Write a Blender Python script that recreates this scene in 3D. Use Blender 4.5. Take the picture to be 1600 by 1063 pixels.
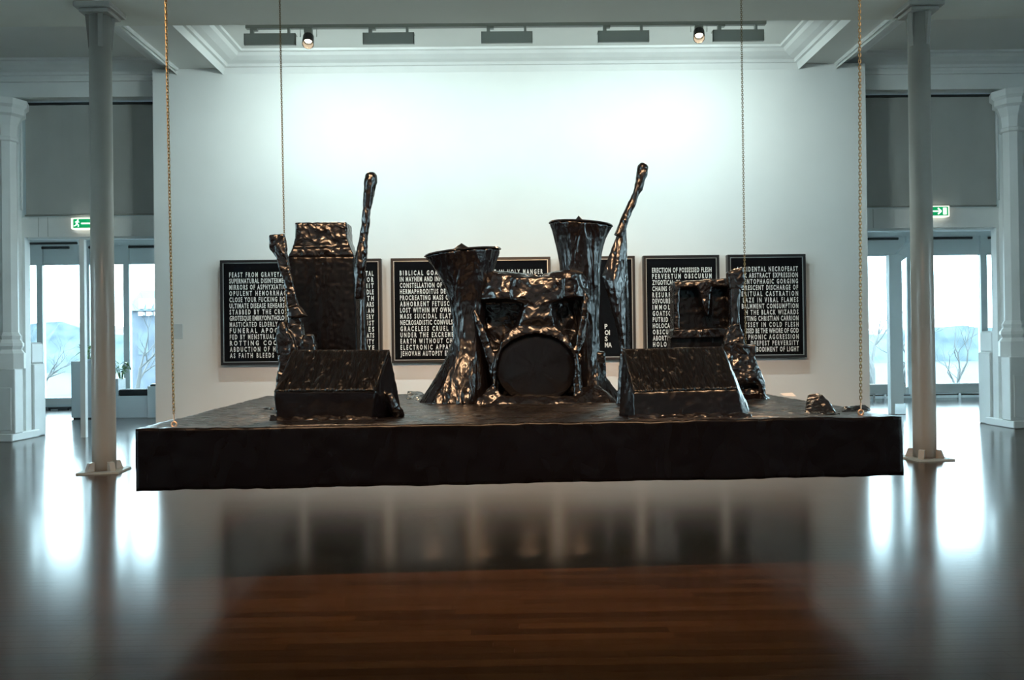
import bpy, bmesh, math, random
from mathutils import Vector, Matrix, noise

random.seed(7)
for _o in list(bpy.data.objects):
    bpy.data.objects.remove(_o)
SC = bpy.context.scene
COL = SC.collection

# ------------------------------------------------------------------ camera, world, light, exposure
F = 1300.0            # focal length in pixels of the 1600 x 1063 frame
EYE = 1.6
ROLL = 0.012
_Yc = Vector((-13 / F, -7.5 / F, -1.0)).normalized()
_Xc = Vector((math.cos(ROLL), math.sin(ROLL), 0.0))
_Xc = (_Xc - _Yc * _Xc.dot(_Yc)).normalized()
_Zc = _Xc.cross(_Yc)
CR = Matrix((_Xc, _Yc, _Zc))
cam_d = bpy.data.cameras.new('camera')
cam_d.sensor_width = 36.0
cam_d.sensor_fit = 'HORIZONTAL'
cam_d.lens = F / 1600.0 * 36.0
cam_d.clip_end = 500
cam = bpy.data.objects.new('camera', cam_d)
COL.objects.link(cam)
cam.matrix_world = Matrix.Translation((0, 0, EYE)) @ CR.to_4x4()
SC.camera = cam

world = bpy.data.worlds.new('world')
SC.world = world
world.use_nodes = True
_bg = world.node_tree.nodes['Background']
_bg.inputs[0].default_value = (0.72, 0.91, 1.0, 1)      # overcast winter sky
_bg.inputs[1].default_value = 13.0

SC.view_settings.view_transform = 'Standard'
SC.view_settings.look = 'None'
SC.view_settings.gamma = 1.0
SC.view_settings.use_curve_mapping = False
SC.view_settings.exposure = 0.45
SC.cycles.use_denoising = True
SC.cycles.max_bounces = 10
SC.cycles.diffuse_bounces = 5
SC.cycles.sample_clamp_indirect = 6.0

WASH_POWER = (50.0, 30.0, 26.0, 30.0, 50.0)      # wall-washer lamps on the track (cool white)
SPOT_POWER = 690.0     # warm gallery spots on the track over the front of the hall
REAR_SPOT_POWER = 380.0
WARM = (1.0, 0.60, 0.33)
COOL = (0.84, 1.0, 0.96)


def ray(px, py):
    return CR @ Vector(((px - 800) / F, -(py - 531.5) / F, -1.0))


def Q(px, py, d):
    """point at hall depth d that was measured at this place in the photograph"""
    r = ray(px, py)
    return Vector((0, 0, EYE)) + r * (d / r.y)


def QZ(px, py, z):
    r = ray(px, py)
    return Vector((0, 0, EYE)) + r * ((z - EYE) / r.z)


# ------------------------------------------------------------------ materials
MATS = {}


def mat(name, color, rough=0.5, metal=0.0, emit=None, estr=0.0, spec=None):
    m = bpy.data.materials.new(name)
    m.use_nodes = True
    b = m.node_tree.nodes['Principled BSDF']
    b.inputs['Base Color'].default_value = (*color, 1)
    b.inputs['Roughness'].default_value = rough
    b.inputs['Metallic'].default_value = metal
    if spec is not None:
        b.inputs['Specular IOR Level'].default_value = spec
    if emit:
        b.inputs['Emission Color'].default_value = (*emit, 1)
        b.inputs['Emission Strength'].default_value = estr
    MATS[name] = m
    return m


def nd(m, kind, **kw):
    n = m.node_tree.nodes.new(kind)
    for k, v in kw.items():
        setattr(n, k, v)
    return n


def lk(m, a, b):
    m.node_tree.links.new(a, b)


def add_noise_tone(m, base, dark, scale, bump=0.0, bscale=None, detail=4):
    """subtle mottling of the colour and fine relief, in place coordinates"""
    b = m.node_tree.nodes['Principled BSDF']
    g = nd(m, 'ShaderNodeNewGeometry')
    n = nd(m, 'ShaderNodeTexNoise')
    n.inputs['Scale'].default_value = scale
    n.inputs['Detail'].default_value = detail
    lk(m, g.outputs['Position'], n.inputs['Vector'])
    r = nd(m, 'ShaderNodeValToRGB')
    r.color_ramp.elements[0].position = 0.3
    r.color_ramp.elements[0].color = (*dark, 1)
    r.color_ramp.elements[1].position = 0.7
    r.color_ramp.elements[1].color = (*base, 1)
    lk(m, n.outputs['Fac'], r.inputs['Fac'])
    lk(m, r.outputs['Color'], b.inputs['Base Color'])
    if bump:
        n2 = nd(m, 'ShaderNodeTexNoise')
        n2.inputs['Scale'].default_value = bscale or scale * 8
        n2.inputs['Detail'].default_value = 3
        lk(m, g.outputs['Position'], n2.inputs['Vector'])
        bp = nd(m, 'ShaderNodeBump')
        bp.inputs['Strength'].default_value = bump
        bp.inputs['Distance'].default_value = 0.01
        lk(m, n2.outputs['Fac'], bp.inputs['Height'])
        lk(m, bp.outputs['Normal'], b.inputs['Normal'])


M_WALL = mat('white_wall_paint', (0.74, 0.75, 0.73), 0.75)
add_noise_tone(M_WALL, (0.82, 0.84, 0.83), (0.79, 0.81, 0.80), 1.1, 0.05, 60)
M_CEIL = mat('ceiling_plaster', (0.66, 0.67, 0.64), 0.8)
add_noise_tone(M_CEIL, (0.75, 0.76, 0.73), (0.71, 0.72, 0.69), 0.9, 0.05, 40)
M_BEAM = mat('beam_plaster', (0.60, 0.60, 0.55), 0.8)
add_noise_tone(M_BEAM, (0.72, 0.72, 0.65), (0.68, 0.68, 0.61), 0.9, 0.05, 40)
M_TRIM = mat('white_trim_paint', (0.76, 0.78, 0.76), 0.45)
add_noise_tone(M_TRIM, (0.86, 0.88, 0.87), (0.80, 0.82, 0.81), 2.0)
M_COLUMN = mat('column_enamel', (0.31, 0.29, 0.26), 0.3)
add_noise_tone(M_COLUMN, (0.31, 0.29, 0.26), (0.28, 0.265, 0.235), 2.5)
M_BLIND = mat('blind_cloth', (0.42, 0.43, 0.41), 0.9)
add_noise_tone(M_BLIND, (0.43, 0.44, 0.42), (0.40, 0.41, 0.39), 1.5, 0.1, 200)
M_DARK = mat('dark_metal', (0.05, 0.06, 0.065), 0.4, 0.6)
M_STEEL = mat('painted_steel', (0.74, 0.80, 0.81), 0.4)
M_CHROME = mat('chrome', (0.8, 0.82, 0.84), 0.15, 1.0)
M_FIXTURE = mat('lamp_housing_grey', (0.30, 0.31, 0.28), 0.5)
M_BLACK = mat('black_lacquer', (0.012, 0.012, 0.013), 0.35)
M_FRAMELINE = mat('brushed_silver_fillet', (0.45, 0.48, 0.48), 0.35, 0.8)
M_LETTER = mat('white_print', (0.72, 0.74, 0.73), 0.5)
M_BRASS = mat('aged_brass', (0.20, 0.15, 0.075), 0.42, 0.9)
M_COPPER = mat('copper_ring', (0.62, 0.40, 0.26), 0.35, 0.9)
M_PEDESTAL = mat('white_laminate', (0.72, 0.78, 0.82), 0.4)
M_CUSHION = mat('black_cushion', (0.015, 0.018, 0.022), 0.7)
M_LEAF = mat('leaf_green', (0.16, 0.30, 0.10), 0.5)
M_SIGNBOX = mat('sign_housing', (0.75, 0.78, 0.74), 0.4, emit=(1.0, 0.98, 0.80), estr=0.9)
M_SIGNGREEN = mat('sign_green', (0.0, 0.30, 0.10), 0.4, emit=(0.0, 0.32, 0.10), estr=0.6)
M_SIGNWHITE = mat('sign_white', (0.8, 0.85, 0.8), 0.4, emit=(0.85, 1.0, 0.88), estr=1.0)
M_BULB = mat('warm_bulb', (1, 0.9, 0.8), 0.4, emit=(1.0, 0.80, 0.55), estr=9.0)
M_LABEL = mat('pale_wall_label', (0.58, 0.63, 0.64), 0.5)
M_PAPER = mat('paper', (0.8, 0.8, 0.78), 0.8)
M_GRASS = mat('winter_ground', (0.42, 0.46, 0.44), 0.9)
add_noise_tone(M_GRASS, (0.026, 0.038, 0.040), (0.012, 0.022, 0.027), 0.3, detail=8)
M_HILL = mat('distant_woods', (0.17, 0.23, 0.25), 0.9)
add_noise_tone(M_HILL, (0.06, 0.08, 0.09), (0.018, 0.032, 0.042), 0.45, detail=8)
M_BARK = mat('bare_bark', (0.07, 0.07, 0.07), 0.9)
M_STONE = mat('old_stone', (0.26, 0.28, 0.31), 0.9)
add_noise_tone(M_STONE, (0.09, 0.105, 0.13), (0.05, 0.06, 0.08), 0.9, detail=7)
M_SLATE = mat('slate_roof', (0.07, 0.09, 0.105), 0.7)

# poster print behind glazing: black, smooth
M_PRINT = mat('black_print_behind_glass', (0.006, 0.006, 0.007), 0.06, spec=0.12)

# window glass
M_GLASS = bpy.data.materials.new('window_glass')
M_GLASS.use_nodes = True
_nt = M_GLASS.node_tree
_nt.nodes.remove(_nt.nodes['Principled BSDF'])
_t = nd(M_GLASS, 'ShaderNodeBsdfTransparent')
_t.inputs[0].default_value = (0.90, 0.97, 0.98, 1)
_g = nd(M_GLASS, 'ShaderNodeBsdfGlossy')
_g.inputs['Roughness'].default_value = 0.02
_f = nd(M_GLASS, 'ShaderNodeFresnel')
_f.inputs['IOR'].default_value = 1.45
_mx = nd(M_GLASS, 'ShaderNodeMixShader')
lk(M_GLASS, _f.outputs[0], _mx.inputs[0])
lk(M_GLASS, _t.outputs[0], _mx.inputs[1])
lk(M_GLASS, _g.outputs[0], _mx.inputs[2])
lk(M_GLASS, _mx.outputs[0], _nt.nodes['Material Output'].inputs[0])


M_TINT = M_GLASS.copy()
M_TINT.name = 'tinted_window_glass'
[n for n in M_TINT.node_tree.nodes if n.type == 'BSDF_TRANSPARENT'][0].inputs[0].default_value = (0.06, 0.12, 0.17, 1)


def wood_material():
    m = mat('parquet_wood', (0.24, 0.12, 0.05), 0.28, spec=0.28)
    b = m.node_tree.nodes['Principled BSDF']
    g = nd(m, 'ShaderNodeNewGeometry')
    oi = nd(m, 'ShaderNodeObjectInfo')
    ad = nd(m, 'ShaderNodeMath', operation='ADD')
    lk(m, g.outputs['Random Per Island'], ad.inputs[0])
    lk(m, oi.outputs['Random'], ad.inputs[1])
    fr = nd(m, 'ShaderNodeMath', operation='FRACT')
    lk(m, ad.outputs[0], fr.inputs[0])
    mp = nd(m, 'ShaderNodeMapping')
    mp.inputs['Scale'].default_value = (1.2, 22, 1)
    lk(m, g.outputs['Position'], mp.inputs['Vector'])
    n = nd(m, 'ShaderNodeTexNoise')
    n.inputs['Scale'].default_value = 2.2
    n.inputs['Detail'].default_value = 7
    n.inputs['Distortion'].default_value = 0.6
    lk(m, mp.outputs[0], n.inputs['Vector'])
    r1 = nd(m, 'ShaderNodeValToRGB')
    r1.color_ramp.elements[0].color = (0.022, 0.0092, 0.0029, 1)
    r1.color_ramp.elements[1].color = (0.043, 0.0195, 0.0066, 1)
    lk(m, fr.outputs[0], r1.inputs[0])
    r2 = nd(m, 'ShaderNodeValToRGB')
    r2.color_ramp.elements[0].position = 0.3
    r2.color_ramp.elements[0].color = (0.66, 0.62, 0.58, 1)
    r2.color_ramp.elements[1].position = 0.75
    r2.color_ramp.elements[1].color = (1.1, 1.08, 1.05, 1)
    lk(m, n.outputs['Fac'], r2.inputs[0])
    mu = nd(m, 'ShaderNodeMix', data_type='RGBA', blend_type='MULTIPLY')
    mu.inputs['Factor'].default_value = 1.0
    lk(m, r1.outputs[0], mu.inputs[6])
    lk(m, r2.outputs[0], mu.inputs[7])
    lk(m, mu.outputs[2], b.inputs['Base Color'])
    n3 = nd(m, 'ShaderNodeTexNoise')
    n3.inputs['Scale'].default_value = 0.9
    n3.inputs['Detail'].default_value = 5
    lk(m, g.outputs['Position'], n3.inputs['Vector'])
    mr = nd(m, 'ShaderNodeMapRange')
    mr.inputs['To Min'].default_value = 0.125
    mr.inputs['To Max'].default_value = 0.195
    lk(m, n3.outputs['Fac'], mr.inputs['Value'])
    lk(m, mr.outputs[0], b.inputs['Roughness'])
    bp = nd(m, 'ShaderNodeBump')
    bp.inputs['Strength'].default_value = 0.05
    bp.inputs['Distance'].default_value = 0.003
    lk(m, n.outputs['Fac'], bp.inputs['Height'])
    lk(m, bp.outputs[0], b.inputs['Normal'])
    return m


M_WOOD = wood_material()


def tape_material(name, stretch=(1, 1, 1), bump=0.65, rough=(0.15, 0.30), scale=6.5, base=(0.004, 0.0033, 0.004), spec=0.6):
    """black adhesive tape pulled tight and crumpled: glossy black with creases"""
    m = mat(name, base, 0.3)
    b = m.node_tree.nodes['Principled BSDF']
    b.inputs['Specular IOR Level'].default_value = spec
    g = nd(m, 'ShaderNodeNewGeometry')
    mp = nd(m, 'ShaderNodeMapping')
    mp.inputs['Scale'].default_value = stretch
    lk(m, g.outputs['Position'], mp.inputs['Vector'])
    n1 = nd(m, 'ShaderNodeTexNoise')
    n1.inputs['Scale'].default_value = scale * 0.8
    n1.inputs['Detail'].default_value = 1.6
    n1.inputs['Roughness'].default_value = 0.45
    n1.inputs['Distortion'].default_value = 1.0
    lk(m, mp.outputs[0], n1.inputs['Vector'])
    # crinkles: distorted cells with sharp creases between flat facets
    vm = nd(m, 'ShaderNodeVectorMath', operation='MULTIPLY_ADD')
    vm.inputs[1].default_value = (0.22, 0.22, 0.22)
    lk(m, n1.outputs['Color'], vm.inputs[0])
    lk(m, mp.outputs[0], vm.inputs[2])
    v = nd(m, 'ShaderNodeTexVoronoi', feature='F1')
    v.inputs['Scale'].default_value = scale * 1.5
    v.inputs['Detail'].default_value = 0.6
    v.inputs['Roughness'].default_value = 0.45
    lk(m, vm.outputs[0], v.inputs['Vector'])
    ml = nd(m, 'ShaderNodeMath', operation='MULTIPLY')
    ml.inputs[1].default_value = 0.55
    lk(m, v.outputs['Distance'], ml.inputs[0])
    ad = nd(m, 'ShaderNodeMath', operation='ADD')
    lk(m, n1.outputs['Fac'], ad.inputs[0])
    lk(m, ml.outputs[0], ad.inputs[1])
    bp = nd(m, 'ShaderNodeBump')
    bp.inputs['Strength'].default_value = bump
    bp.inputs['Distance'].default_value = 0.03
    lk(m, ad.outputs[0], bp.inputs['Height'])
    lk(m, bp.outputs[0], b.inputs['Normal'])
    mr = nd(m, 'ShaderNodeMapRange')
    mr.inputs['To Min'].default_value = rough[0]
    mr.inputs['To Max'].default_value = rough[1]
    lk(m, n1.outputs['Fac'], mr.inputs['Value'])
    lk(m, mr.outputs[0], b.inputs['Roughness'])
    return m


M_TAPE = tape_material('black_tape_crumpled')
M_TAPE_V = tape_material('black_tape_vertical_folds', (1.7, 1.7, 0.35), 0.6)
M_TAPE_ROOF = tape_material('black_tape_strips', (3.2, 0.8, 0.8), 1.0, (0.24, 0.42), 7.0, spec=0.5, base=(0.004, 0.0035, 0.0035))
M_TAPE_FLAT = tape_material('black_tape_smooth', (1.6, 1.6, 0.4), 0.10, (0.16, 0.30), 7.0, spec=0.28, base=(0.0028, 0.0025, 0.0032))
M_TAPE_TOP = tape_material('black_tape_platform', (0.8, 1.6, 1), 0.6, (0.20, 0.38), 7.0)
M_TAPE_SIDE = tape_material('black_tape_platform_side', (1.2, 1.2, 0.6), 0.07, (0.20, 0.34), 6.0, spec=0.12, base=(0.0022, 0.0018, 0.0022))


# ------------------------------------------------------------------ object helpers
def link(name, me, m=None, parent=None):
    o = bpy.data.objects.new(name, me)
    COL.objects.link(o)
    if m is not None:
        me.materials.clear()
        me.materials.append(m)
    if parent is not None:
        o.parent = parent
        bpy_mw = parent.matrix_world if parent.parent is None else parent.parent.matrix_world @ parent.matrix_basis
        o.matrix_parent_inverse = (Matrix.Translation(parent.location)).inverted() if parent.parent is None else Matrix()
    return o


def finish(name, bm, m, parent=None, smooth=False):
    me = bpy.data.meshes.new(name)
    bmesh.ops.recalc_face_normals(bm, faces=bm.faces)
    bm.to_mesh(me)
    bm.free()
    if smooth:
        for p in me.polygons:
            p.use_smooth = True
    return link(name, me, m, parent)


def thing(name, loc, label, cat, group=None):
    o = bpy.data.objects.new(name, None)
    o.empty_display_size = 0.1
    COL.objects.link(o)
    o.location = loc
    return tag(o, label, cat, group)


def tag(o, label=None, cat=None, group=None, kind=None):
    if label:
        o['label'] = label
    if cat:
        o['category'] = cat
    if group:
        o['group'] = group
    if kind:
        o['kind'] = kind
    return o


def struct(o, label=None):
    o['kind'] = 'structure'
    if label:
        o['label'] = label
    return o


def bm_():
    return bmesh.new()


def box(bm, x0, x1, y0, y1, z0, z1, bevel=0.0):
    r = bmesh.ops.create_cube(bm, size=1.0)
    vs = r['verts']
    for v in vs:
        v.co = Vector(((x0 + x1) / 2 + v.co.x * (x1 - x0), (y0 + y1) / 2 + v.co.y * (y1 - y0), (z0 + z1) / 2 + v.co.z * (z1 - z0)))
    if bevel:
        es = list({e for v in vs for e in v.link_edges})
        bmesh.ops.bevel(bm, geom=es, offset=bevel, segments=1, affect='EDGES')
    return vs


def hull(bm, pts):
    vs = [bm.verts.new(p) for p in pts]
    r = bmesh.ops.convex_hull(bm, input=vs)
    junk = [e for e in r['geom_interior'] if isinstance(e, bmesh.types.BMVert)]
    if junk:
        bmesh.ops.delete(bm, geom=junk, context='VERTS')


def tube(bm, pts, radii, n=10, cap=True):
    rings = []
    for i, p in enumerate(pts):
        p = Vector(p)
        a = Vector(pts[max(i - 1, 0)])
        c = Vector(pts[min(i + 1, len(pts) - 1)])
        t = (c - a).normalized()
        ref = Vector((0, 1, 0)) if abs(t.y) < 0.9 else Vector((1, 0, 0))
        u = t.cross(ref).normalized()
        w = t.cross(u).normalized()
        r = radii[i] if isinstance(radii, (list, tuple)) else radii
        rings.append([bm.verts.new(p + (u * math.cos(2 * math.pi * k / n) + w * math.sin(2 * math.pi * k / n)) * r) for k in range(n)])
    for a, b in zip(rings, rings[1:]):
        for k in range(n):
            bm.faces.new((a[k], a[(k + 1) % n], b[(k + 1) % n], b[k]))
    if cap:
        bm.faces.new(rings[0])
        bm.faces.new(list(reversed(rings[-1])))


def lathe(bm, cx, cy, prof, n=32):
    """prof: (radius, z) from bottom to top around a vertical axis"""
    rings = []
    for r, z in prof:
        rings.append([bm.verts.new((cx + r * math.cos(2 * math.pi * k / n), cy + r * math.sin(2 * math.pi * k / n), z)) for k in range(n)])
    for a, b in zip(rings, rings[1:]):
        for k in range(n):
            bm.faces.new((a[k], a[(k + 1) % n], b[(k + 1) % n], b[k]))
    bm.faces.new(list(reversed(rings[0])))
    bm.faces.new(rings[-1])


def torus(bm, c, axis, R, r, n=14, k=6, stretch=None):
    """ring; stretch = (direction vector, extra half length) makes it an oval link"""
    axis = Vector(axis).normalized()
    ref = Vector((0, 0, 1)) if abs(axis.z) < 0.9 else Vector((1, 0, 0))
    u = ref - axis * ref.dot(axis)
    u.normalize()
    w = axis.cross(u)
    rings = []
    for i in range(n):
        a = 2 * math.pi * i / n
        d = u * math.cos(a) + w * math.sin(a)
        cc = Vector(c) + d * R
        if stretch:
            cc += u * (stretch if math.cos(a) > 1e-6 else -stretch if math.cos(a) < -1e-6 else 0)
        rings.append([bm.verts.new(cc + (d * math.cos(2 * math.pi * j / k) + axis * math.sin(2 * math.pi * j / k)) * r) for j in range(k)])
    for i in range(n):
        a, b = rings[i], rings[(i + 1) % n]
        for j in range(k):
            bm.faces.new((a[j], a[(j + 1) % k], b[(j + 1) % k], b[j]))


def prism(bm, poly, y0, y1):
    """poly in (x, z), extruded along y"""
    a = [bm.verts.new((x, y0, z)) for x, z in poly]
    b = [bm.verts.new((x, y1, z)) for x, z in poly]
    bm.faces.new(a)
    bm.faces.new(list(reversed(b)))
    n = len(poly)
    for i in range(n):
        bm.faces.new((a[i], b[i], b[(i + 1) % n], a[(i + 1) % n]))


def simple_box(name, m, parent, *dims, bevel=0.0):
    bm = bm_()
    box(bm, *dims, bevel=bevel)
    return finish(name, bm, m, parent)


# ------------------------------------------------------------------ THE HALL
HX = 13.0
WALL_Y = 14.6          # exhibition partition
ARC_Y = 14.95          # arcade plane behind it
GLASS_Y = 22.8
VX = 18.0               # half width of the verandah behind the arcade
REAR_Y = -8.0
CEIL_Z = 6.68

# floor: slab plus wooden strips
floor = simple_box('floor', M_DARK, None, -VX - 1, VX + 1, REAR_Y - 0.5, GLASS_Y + 0.3, -0.12, -0.012)
struct(floor, 'brown varnished strip parquet floor')
BW = 0.09
BL = 1.1


def board_bm(bm, x0, x1, y0, y1):
    g = 0.0005
    z0, z1 = -0.012, 0.0
    lo = [bm.verts.new(p) for p in ((x0 + g, y0 + g, z0), (x1 - g, y0 + g, z0), (x1 - g, y1 - g, z0), (x0 + g, y1 - g, z0))]
    hi = [bm.verts.new((v.co.x, v.co.y, z1)) for v in lo]
    bm.faces.new(hi)
    for k in range(4):
        bm.faces.new((lo[k], lo[(k + 1) % 4], hi[(k + 1) % 4], hi[k]))


bm = bm_()
board_bm(bm, -BL / 2, BL / 2, -BW / 2, BW / 2)
bmesh.ops.recalc_face_normals(bm, faces=bm.faces)
board_me = bpy.data.meshes.new('floor_board')
bm.to_mesh(board_me)
bm.free()
board_me.materials.append(M_WOOD)
rest = ([], [])


def rest_board(x0, x1, y0, y1):
    vs, fs = rest
    b = len(vs)
    g = 0.0005
    c4 = ((x0 + g, y0 + g), (x1 - g, y0 + g), (x1 - g, y1 - g), (x0 + g, y1 - g))
    vs += [(x, y, -0.012) for x, y in c4] + [(x, y, 0.0) for x, y in c4]
    fs += [(b + 4, b + 5, b + 6, b + 7)] + [(b + k, b + (k + 1) % 4, b + 4 + (k + 1) % 4, b + 4 + k) for k in range(4)]


n_board = 0
row = 0
y = REAR_Y
while y < GLASS_Y:
    off = random.uniform(0, BL)
    hx = VX if y > ARC_Y - 0.5 else HX
    x = -hx - off
    while x < hx:
        cxm, cym = x + BL / 2, y + BW / 2
        inview = cym > 3.75 and abs(cxm) < 0.625 * cym + BL * 0.45
        if inview and n_board < 300:
            o = bpy.data.objects.new('floor_board', board_me)
            COL.objects.link(o)
            o.parent = floor
            o.location = (cxm, cym, 0)
            n_board += 1
        else:
            rest_board(x, x + BL, y, y + BW)
        x += BL
    y += BW
    row += 1
me = bpy.data.meshes.new('floor_boards_far')
me.from_pydata(rest[0], [], rest[1])
o = link('distant_floor_strips', me, M_WOOD, floor)
o['kind'] = 'stuff'

# walls
FILL_WIN = [(-4.2, -2.4), (0.6, 2.4), (5.4, 7.2)]  # window openings added out of view to fill the hall with daylight
for nm, s_ in (('left', -1), ('right', 1)):
    bm = bm_()
    xa, xb = sorted((s_ * HX, s_ * (HX + 0.3)))
    yy = REAR_Y
    for w0, w1 in FILL_WIN:
        box(bm, xa, xb, yy, w0, 0, 7.2)
        box(bm, xa, xb, w0, w1, 0, 0.9)
        box(bm, xa, xb, w0, w1, 5.4, 7.2)
        yy = w1
    box(bm, xa, xb, yy, ARC_Y + 0.5, 0, 7.2)
    struct(finish('wall_' + nm, bm, M_WALL), 'white side wall of the hall with tall windows added for daylight, outside the picture')
    for k, (w0, w1) in enumerate(FILL_WIN):
        w = struct(simple_box('window_fill_%s_%d' % (nm, k + 1), M_GLASS, None, s_ * (HX + 0.15) - 0.005, s_ * (HX + 0.15) + 0.005, w0, w1, 0.9, 5.4), 'tall unseen side window added to bring daylight into the hall')
        simple_box('glazing_bar', M_TRIM, w, s_ * (HX + 0.15) - 0.03, s_ * (HX + 0.15) + 0.03, (w0 + w1) / 2 - 0.03, (w0 + w1) / 2 + 0.03, 0.9, 5.4)
struct(simple_box('wall_verandah_left', M_WALL, None, -VX - 0.3, -VX, ARC_Y, GLASS_Y, 0, 7.2), 'white end wall of the verandah')
struct(simple_box('wall_verandah_right', M_WALL, None, VX, VX + 0.3, ARC_Y, GLASS_Y, 0, 7.2), 'white end wall of the verandah')
bm = bm_()
WX0, WX1 = 11.5, 11.9       # tall narrow windows behind the photographer
for a, b in ((-HX, -WX1), (-WX0, WX0), (WX1, HX)):
    box(bm, a, b, REAR_Y - 0.3, REAR_Y, 0, 7.2)
for s in (-1, 1):
    xa, xb = sorted((s * WX0, s * WX1))
    box(bm, xa, xb, REAR_Y - 0.3, REAR_Y, 0, 0.5)
    box(bm, xa, xb, REAR_Y - 0.3, REAR_Y, 5.2, 7.2)
struct(finish('wall_rear', bm, M_WALL), 'white wall behind the viewer with two tall narrow windows')

part_w = simple_box('wall_back', M_WALL, None, -6.09, 6.44, WALL_Y, WALL_Y + 0.22, 0, 6.5)
struct(part_w, 'large white exhibition partition carrying the row of posters')
simple_box('shadow_gap_strip', M_DARK, part_w, -6.05, 6.40, WALL_Y + 0.03, WALL_Y + 0.2, 6.5, 6.512)

# ceiling
struct(simple_box('ceiling', M_CEIL, None, -VX, VX, REAR_Y, GLASS_Y, CEIL_Z, CEIL_Z + 0.3), 'white plaster ceiling')
struct(simple_box('trim_1', M_BEAM, None, -HX, HX, 10.42, 11.6, 6.1, CEIL_Z), 'broad cross beam over the columns')
struct(simple_box('trim_2', M_BEAM, None, -HX, HX, 0.2, 1.4, 6.1, CEIL_Z), 'cross beam over the viewer')


def beam_long(name, x0, x1):
    b = simple_box(name, M_CEIL, None, x0, x1, 11.6, WALL_Y + 0.4, 6.5, CEIL_Z)
    struct(b, 'plaster beam running from the columns to the back wall')
    for xx, s in ((x0, -1), (x1, 1)):
        bm = bm_()
        tube(bm, [(xx, 11.6, 6.5), (xx, WALL_Y, 6.5)], 0.035, 8)
        finish('edge_moulding', bm, M_TRIM, b)
    return b


beam_long('trim_3', -5.66, -4.86)
beam_long('trim_4', 5.26, 5.92)


def cornice(name, x0, x1, y0, y1, label):
    """stepped plaster moulding around the inside of a coffer"""
    prof = [(0.0, 6.40), (0.05, 6.50), (0.10, 6.50), (0.13, 6.54), (0.24, 6.56), (0.36, 6.60), (0.40, 6.645), (0.47, 6.645), (0.48, CEIL_Z)]
    bm = bm_()
    rings = []
    for d, z in prof:
        rings.append([bm.verts.new(p) for p in ((x0 + d, y0 + d, z), (x1 - d, y0 + d, z), (x1 - d, y1 - d, z), (x0 + d, y1 - d, z))])
    for a, b in zip(rings, rings[1:]):
        for k in range(4):
            bm.faces.new((a[k], b[k], b[(k + 1) % 4], a[(k + 1) % 4]))
    return struct(finish(name, bm, M_TRIM), label)


cornice('trim_5', -4.86, 5.26, 11.0, WALL_Y, 'stepped cornice of the middle coffer')
cornice('trim_6', -HX, -5.66, 11.0, ARC_Y, 'stepped cornice of the coffer beside the first column')
cornice('trim_7', 5.92, HX, 11.0, ARC_Y, 'stepped cornice of the coffer beside the second column')

# arcade behind: lintel, piers, openings
LX = (-8.75, -6.0)       # clear opening by the first column
RX = (6.35, 9.15)
LINTEL_Z = 6.13
bm = bm_()
box(bm, -VX, VX, ARC_Y, ARC_Y + 0.5, LINTEL_Z, CEIL_Z)
box(bm, -VX, -HX, ARC_Y, ARC_Y + 0.5, 0, LINTEL_Z)
box(bm, HX, VX, ARC_Y, ARC_Y + 0.5, 0, LINTEL_Z)
box(bm, LX[1], RX[0], ARC_Y + 0.02, ARC_Y + 0.5, 0, LINTEL_Z)
struct(finish('wall_arcade', bm, M_TRIM), 'arcade lintel and wall behind the partition')
struct(simple_box('trim_8', M_TRIM, None, -HX, HX, ARC_Y - 0.05, ARC_Y, 6.40, 6.46), 'narrow band under the cornice')


def pier(name, x_in, s, label):
    """s: -1 pier stands on the far-left of its opening, +1 on the far-right"""
    xa, xb = sorted((x_in, x_in + s * 1.3))
    p = struct(simple_box(name, M_TRIM, None, xa, xb, ARC_Y, ARC_Y + 0.5, 0, LINTEL_Z), label)
    cx = x_in + s * 0.09
    bm = bm_()                     # half-octagonal shaft
    lathe(bm, cx, ARC_Y, [(0.17, 1.9), (0.165, 5.45)], 8)
    finish('pilaster_shaft', bm, M_TRIM, p)
    bm = bm_()                     # base mouldings
    lathe(bm, cx, ARC_Y, [(0.27, 1.28), (0.27, 1.55), (0.215, 1.62), (0.25, 1.68), (0.25, 1.73), (0.20, 1.80), (0.215, 1.86), (0.17, 1.93)], 8)
    finish('base_moulding', bm, M_TRIM, p, False)
    bm = bm_()                     # plinth with panel and skirting
    box(bm, cx - 0.24, cx + 0.24, ARC_Y - 0.24, ARC_Y + 0.02, 0.14, 1.28, 0.012)
    finish('plinth', bm, M_TRIM, p)
    simple_box('plinth_panel', M_TRIM, p, cx - 0.18, cx + 0.18, ARC_Y - 0.255, ARC_Y - 0.235, 0.2, 0.95, bevel=0.006)
    bm = bm_()
    x2 = x_in - s * 0.12
    xs = sorted((cx + s * 0.5, x2))
    box(bm, xs[0], xs[1], ARC_Y - 0.28, ARC_Y + 0.6, 0.0, 0.14, 0.015)
    finish('skirting_block', bm, M_TRIM, p)
    bm = bm_()                     # capital
    lathe(bm, cx, ARC_Y, [(0.17, 5.32), (0.20, 5.34), (0.20, 5.39), (0.175, 5.41), (0.19, 5.6), (0.25, 5.76), (0.31, 5.80), (0.31, 5.90), (0.36, 5.95), (0.36, 6.06)], 8)
    finish('capital', bm, M_TRIM, p)
    # return base seen on the verandah side of the opening
    bm = bm_()
    xs = sorted((x_in - s * 0.07, x_in + s * 0.2))
    box(bm, xs[0], xs[1], ARC_Y + 0.5, ARC_Y + 0.9, 0, 1.35, 0.02)
    xs = sorted((x_in - s * 0.03, x_in + s * 0.2))
    box(bm, xs[0], xs[1], ARC_Y + 0.5, ARC_Y + 0.9, 1.35, 1.75, 0.03)
    finish('return_plinth', bm, M_TRIM, p)
    return p


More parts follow.
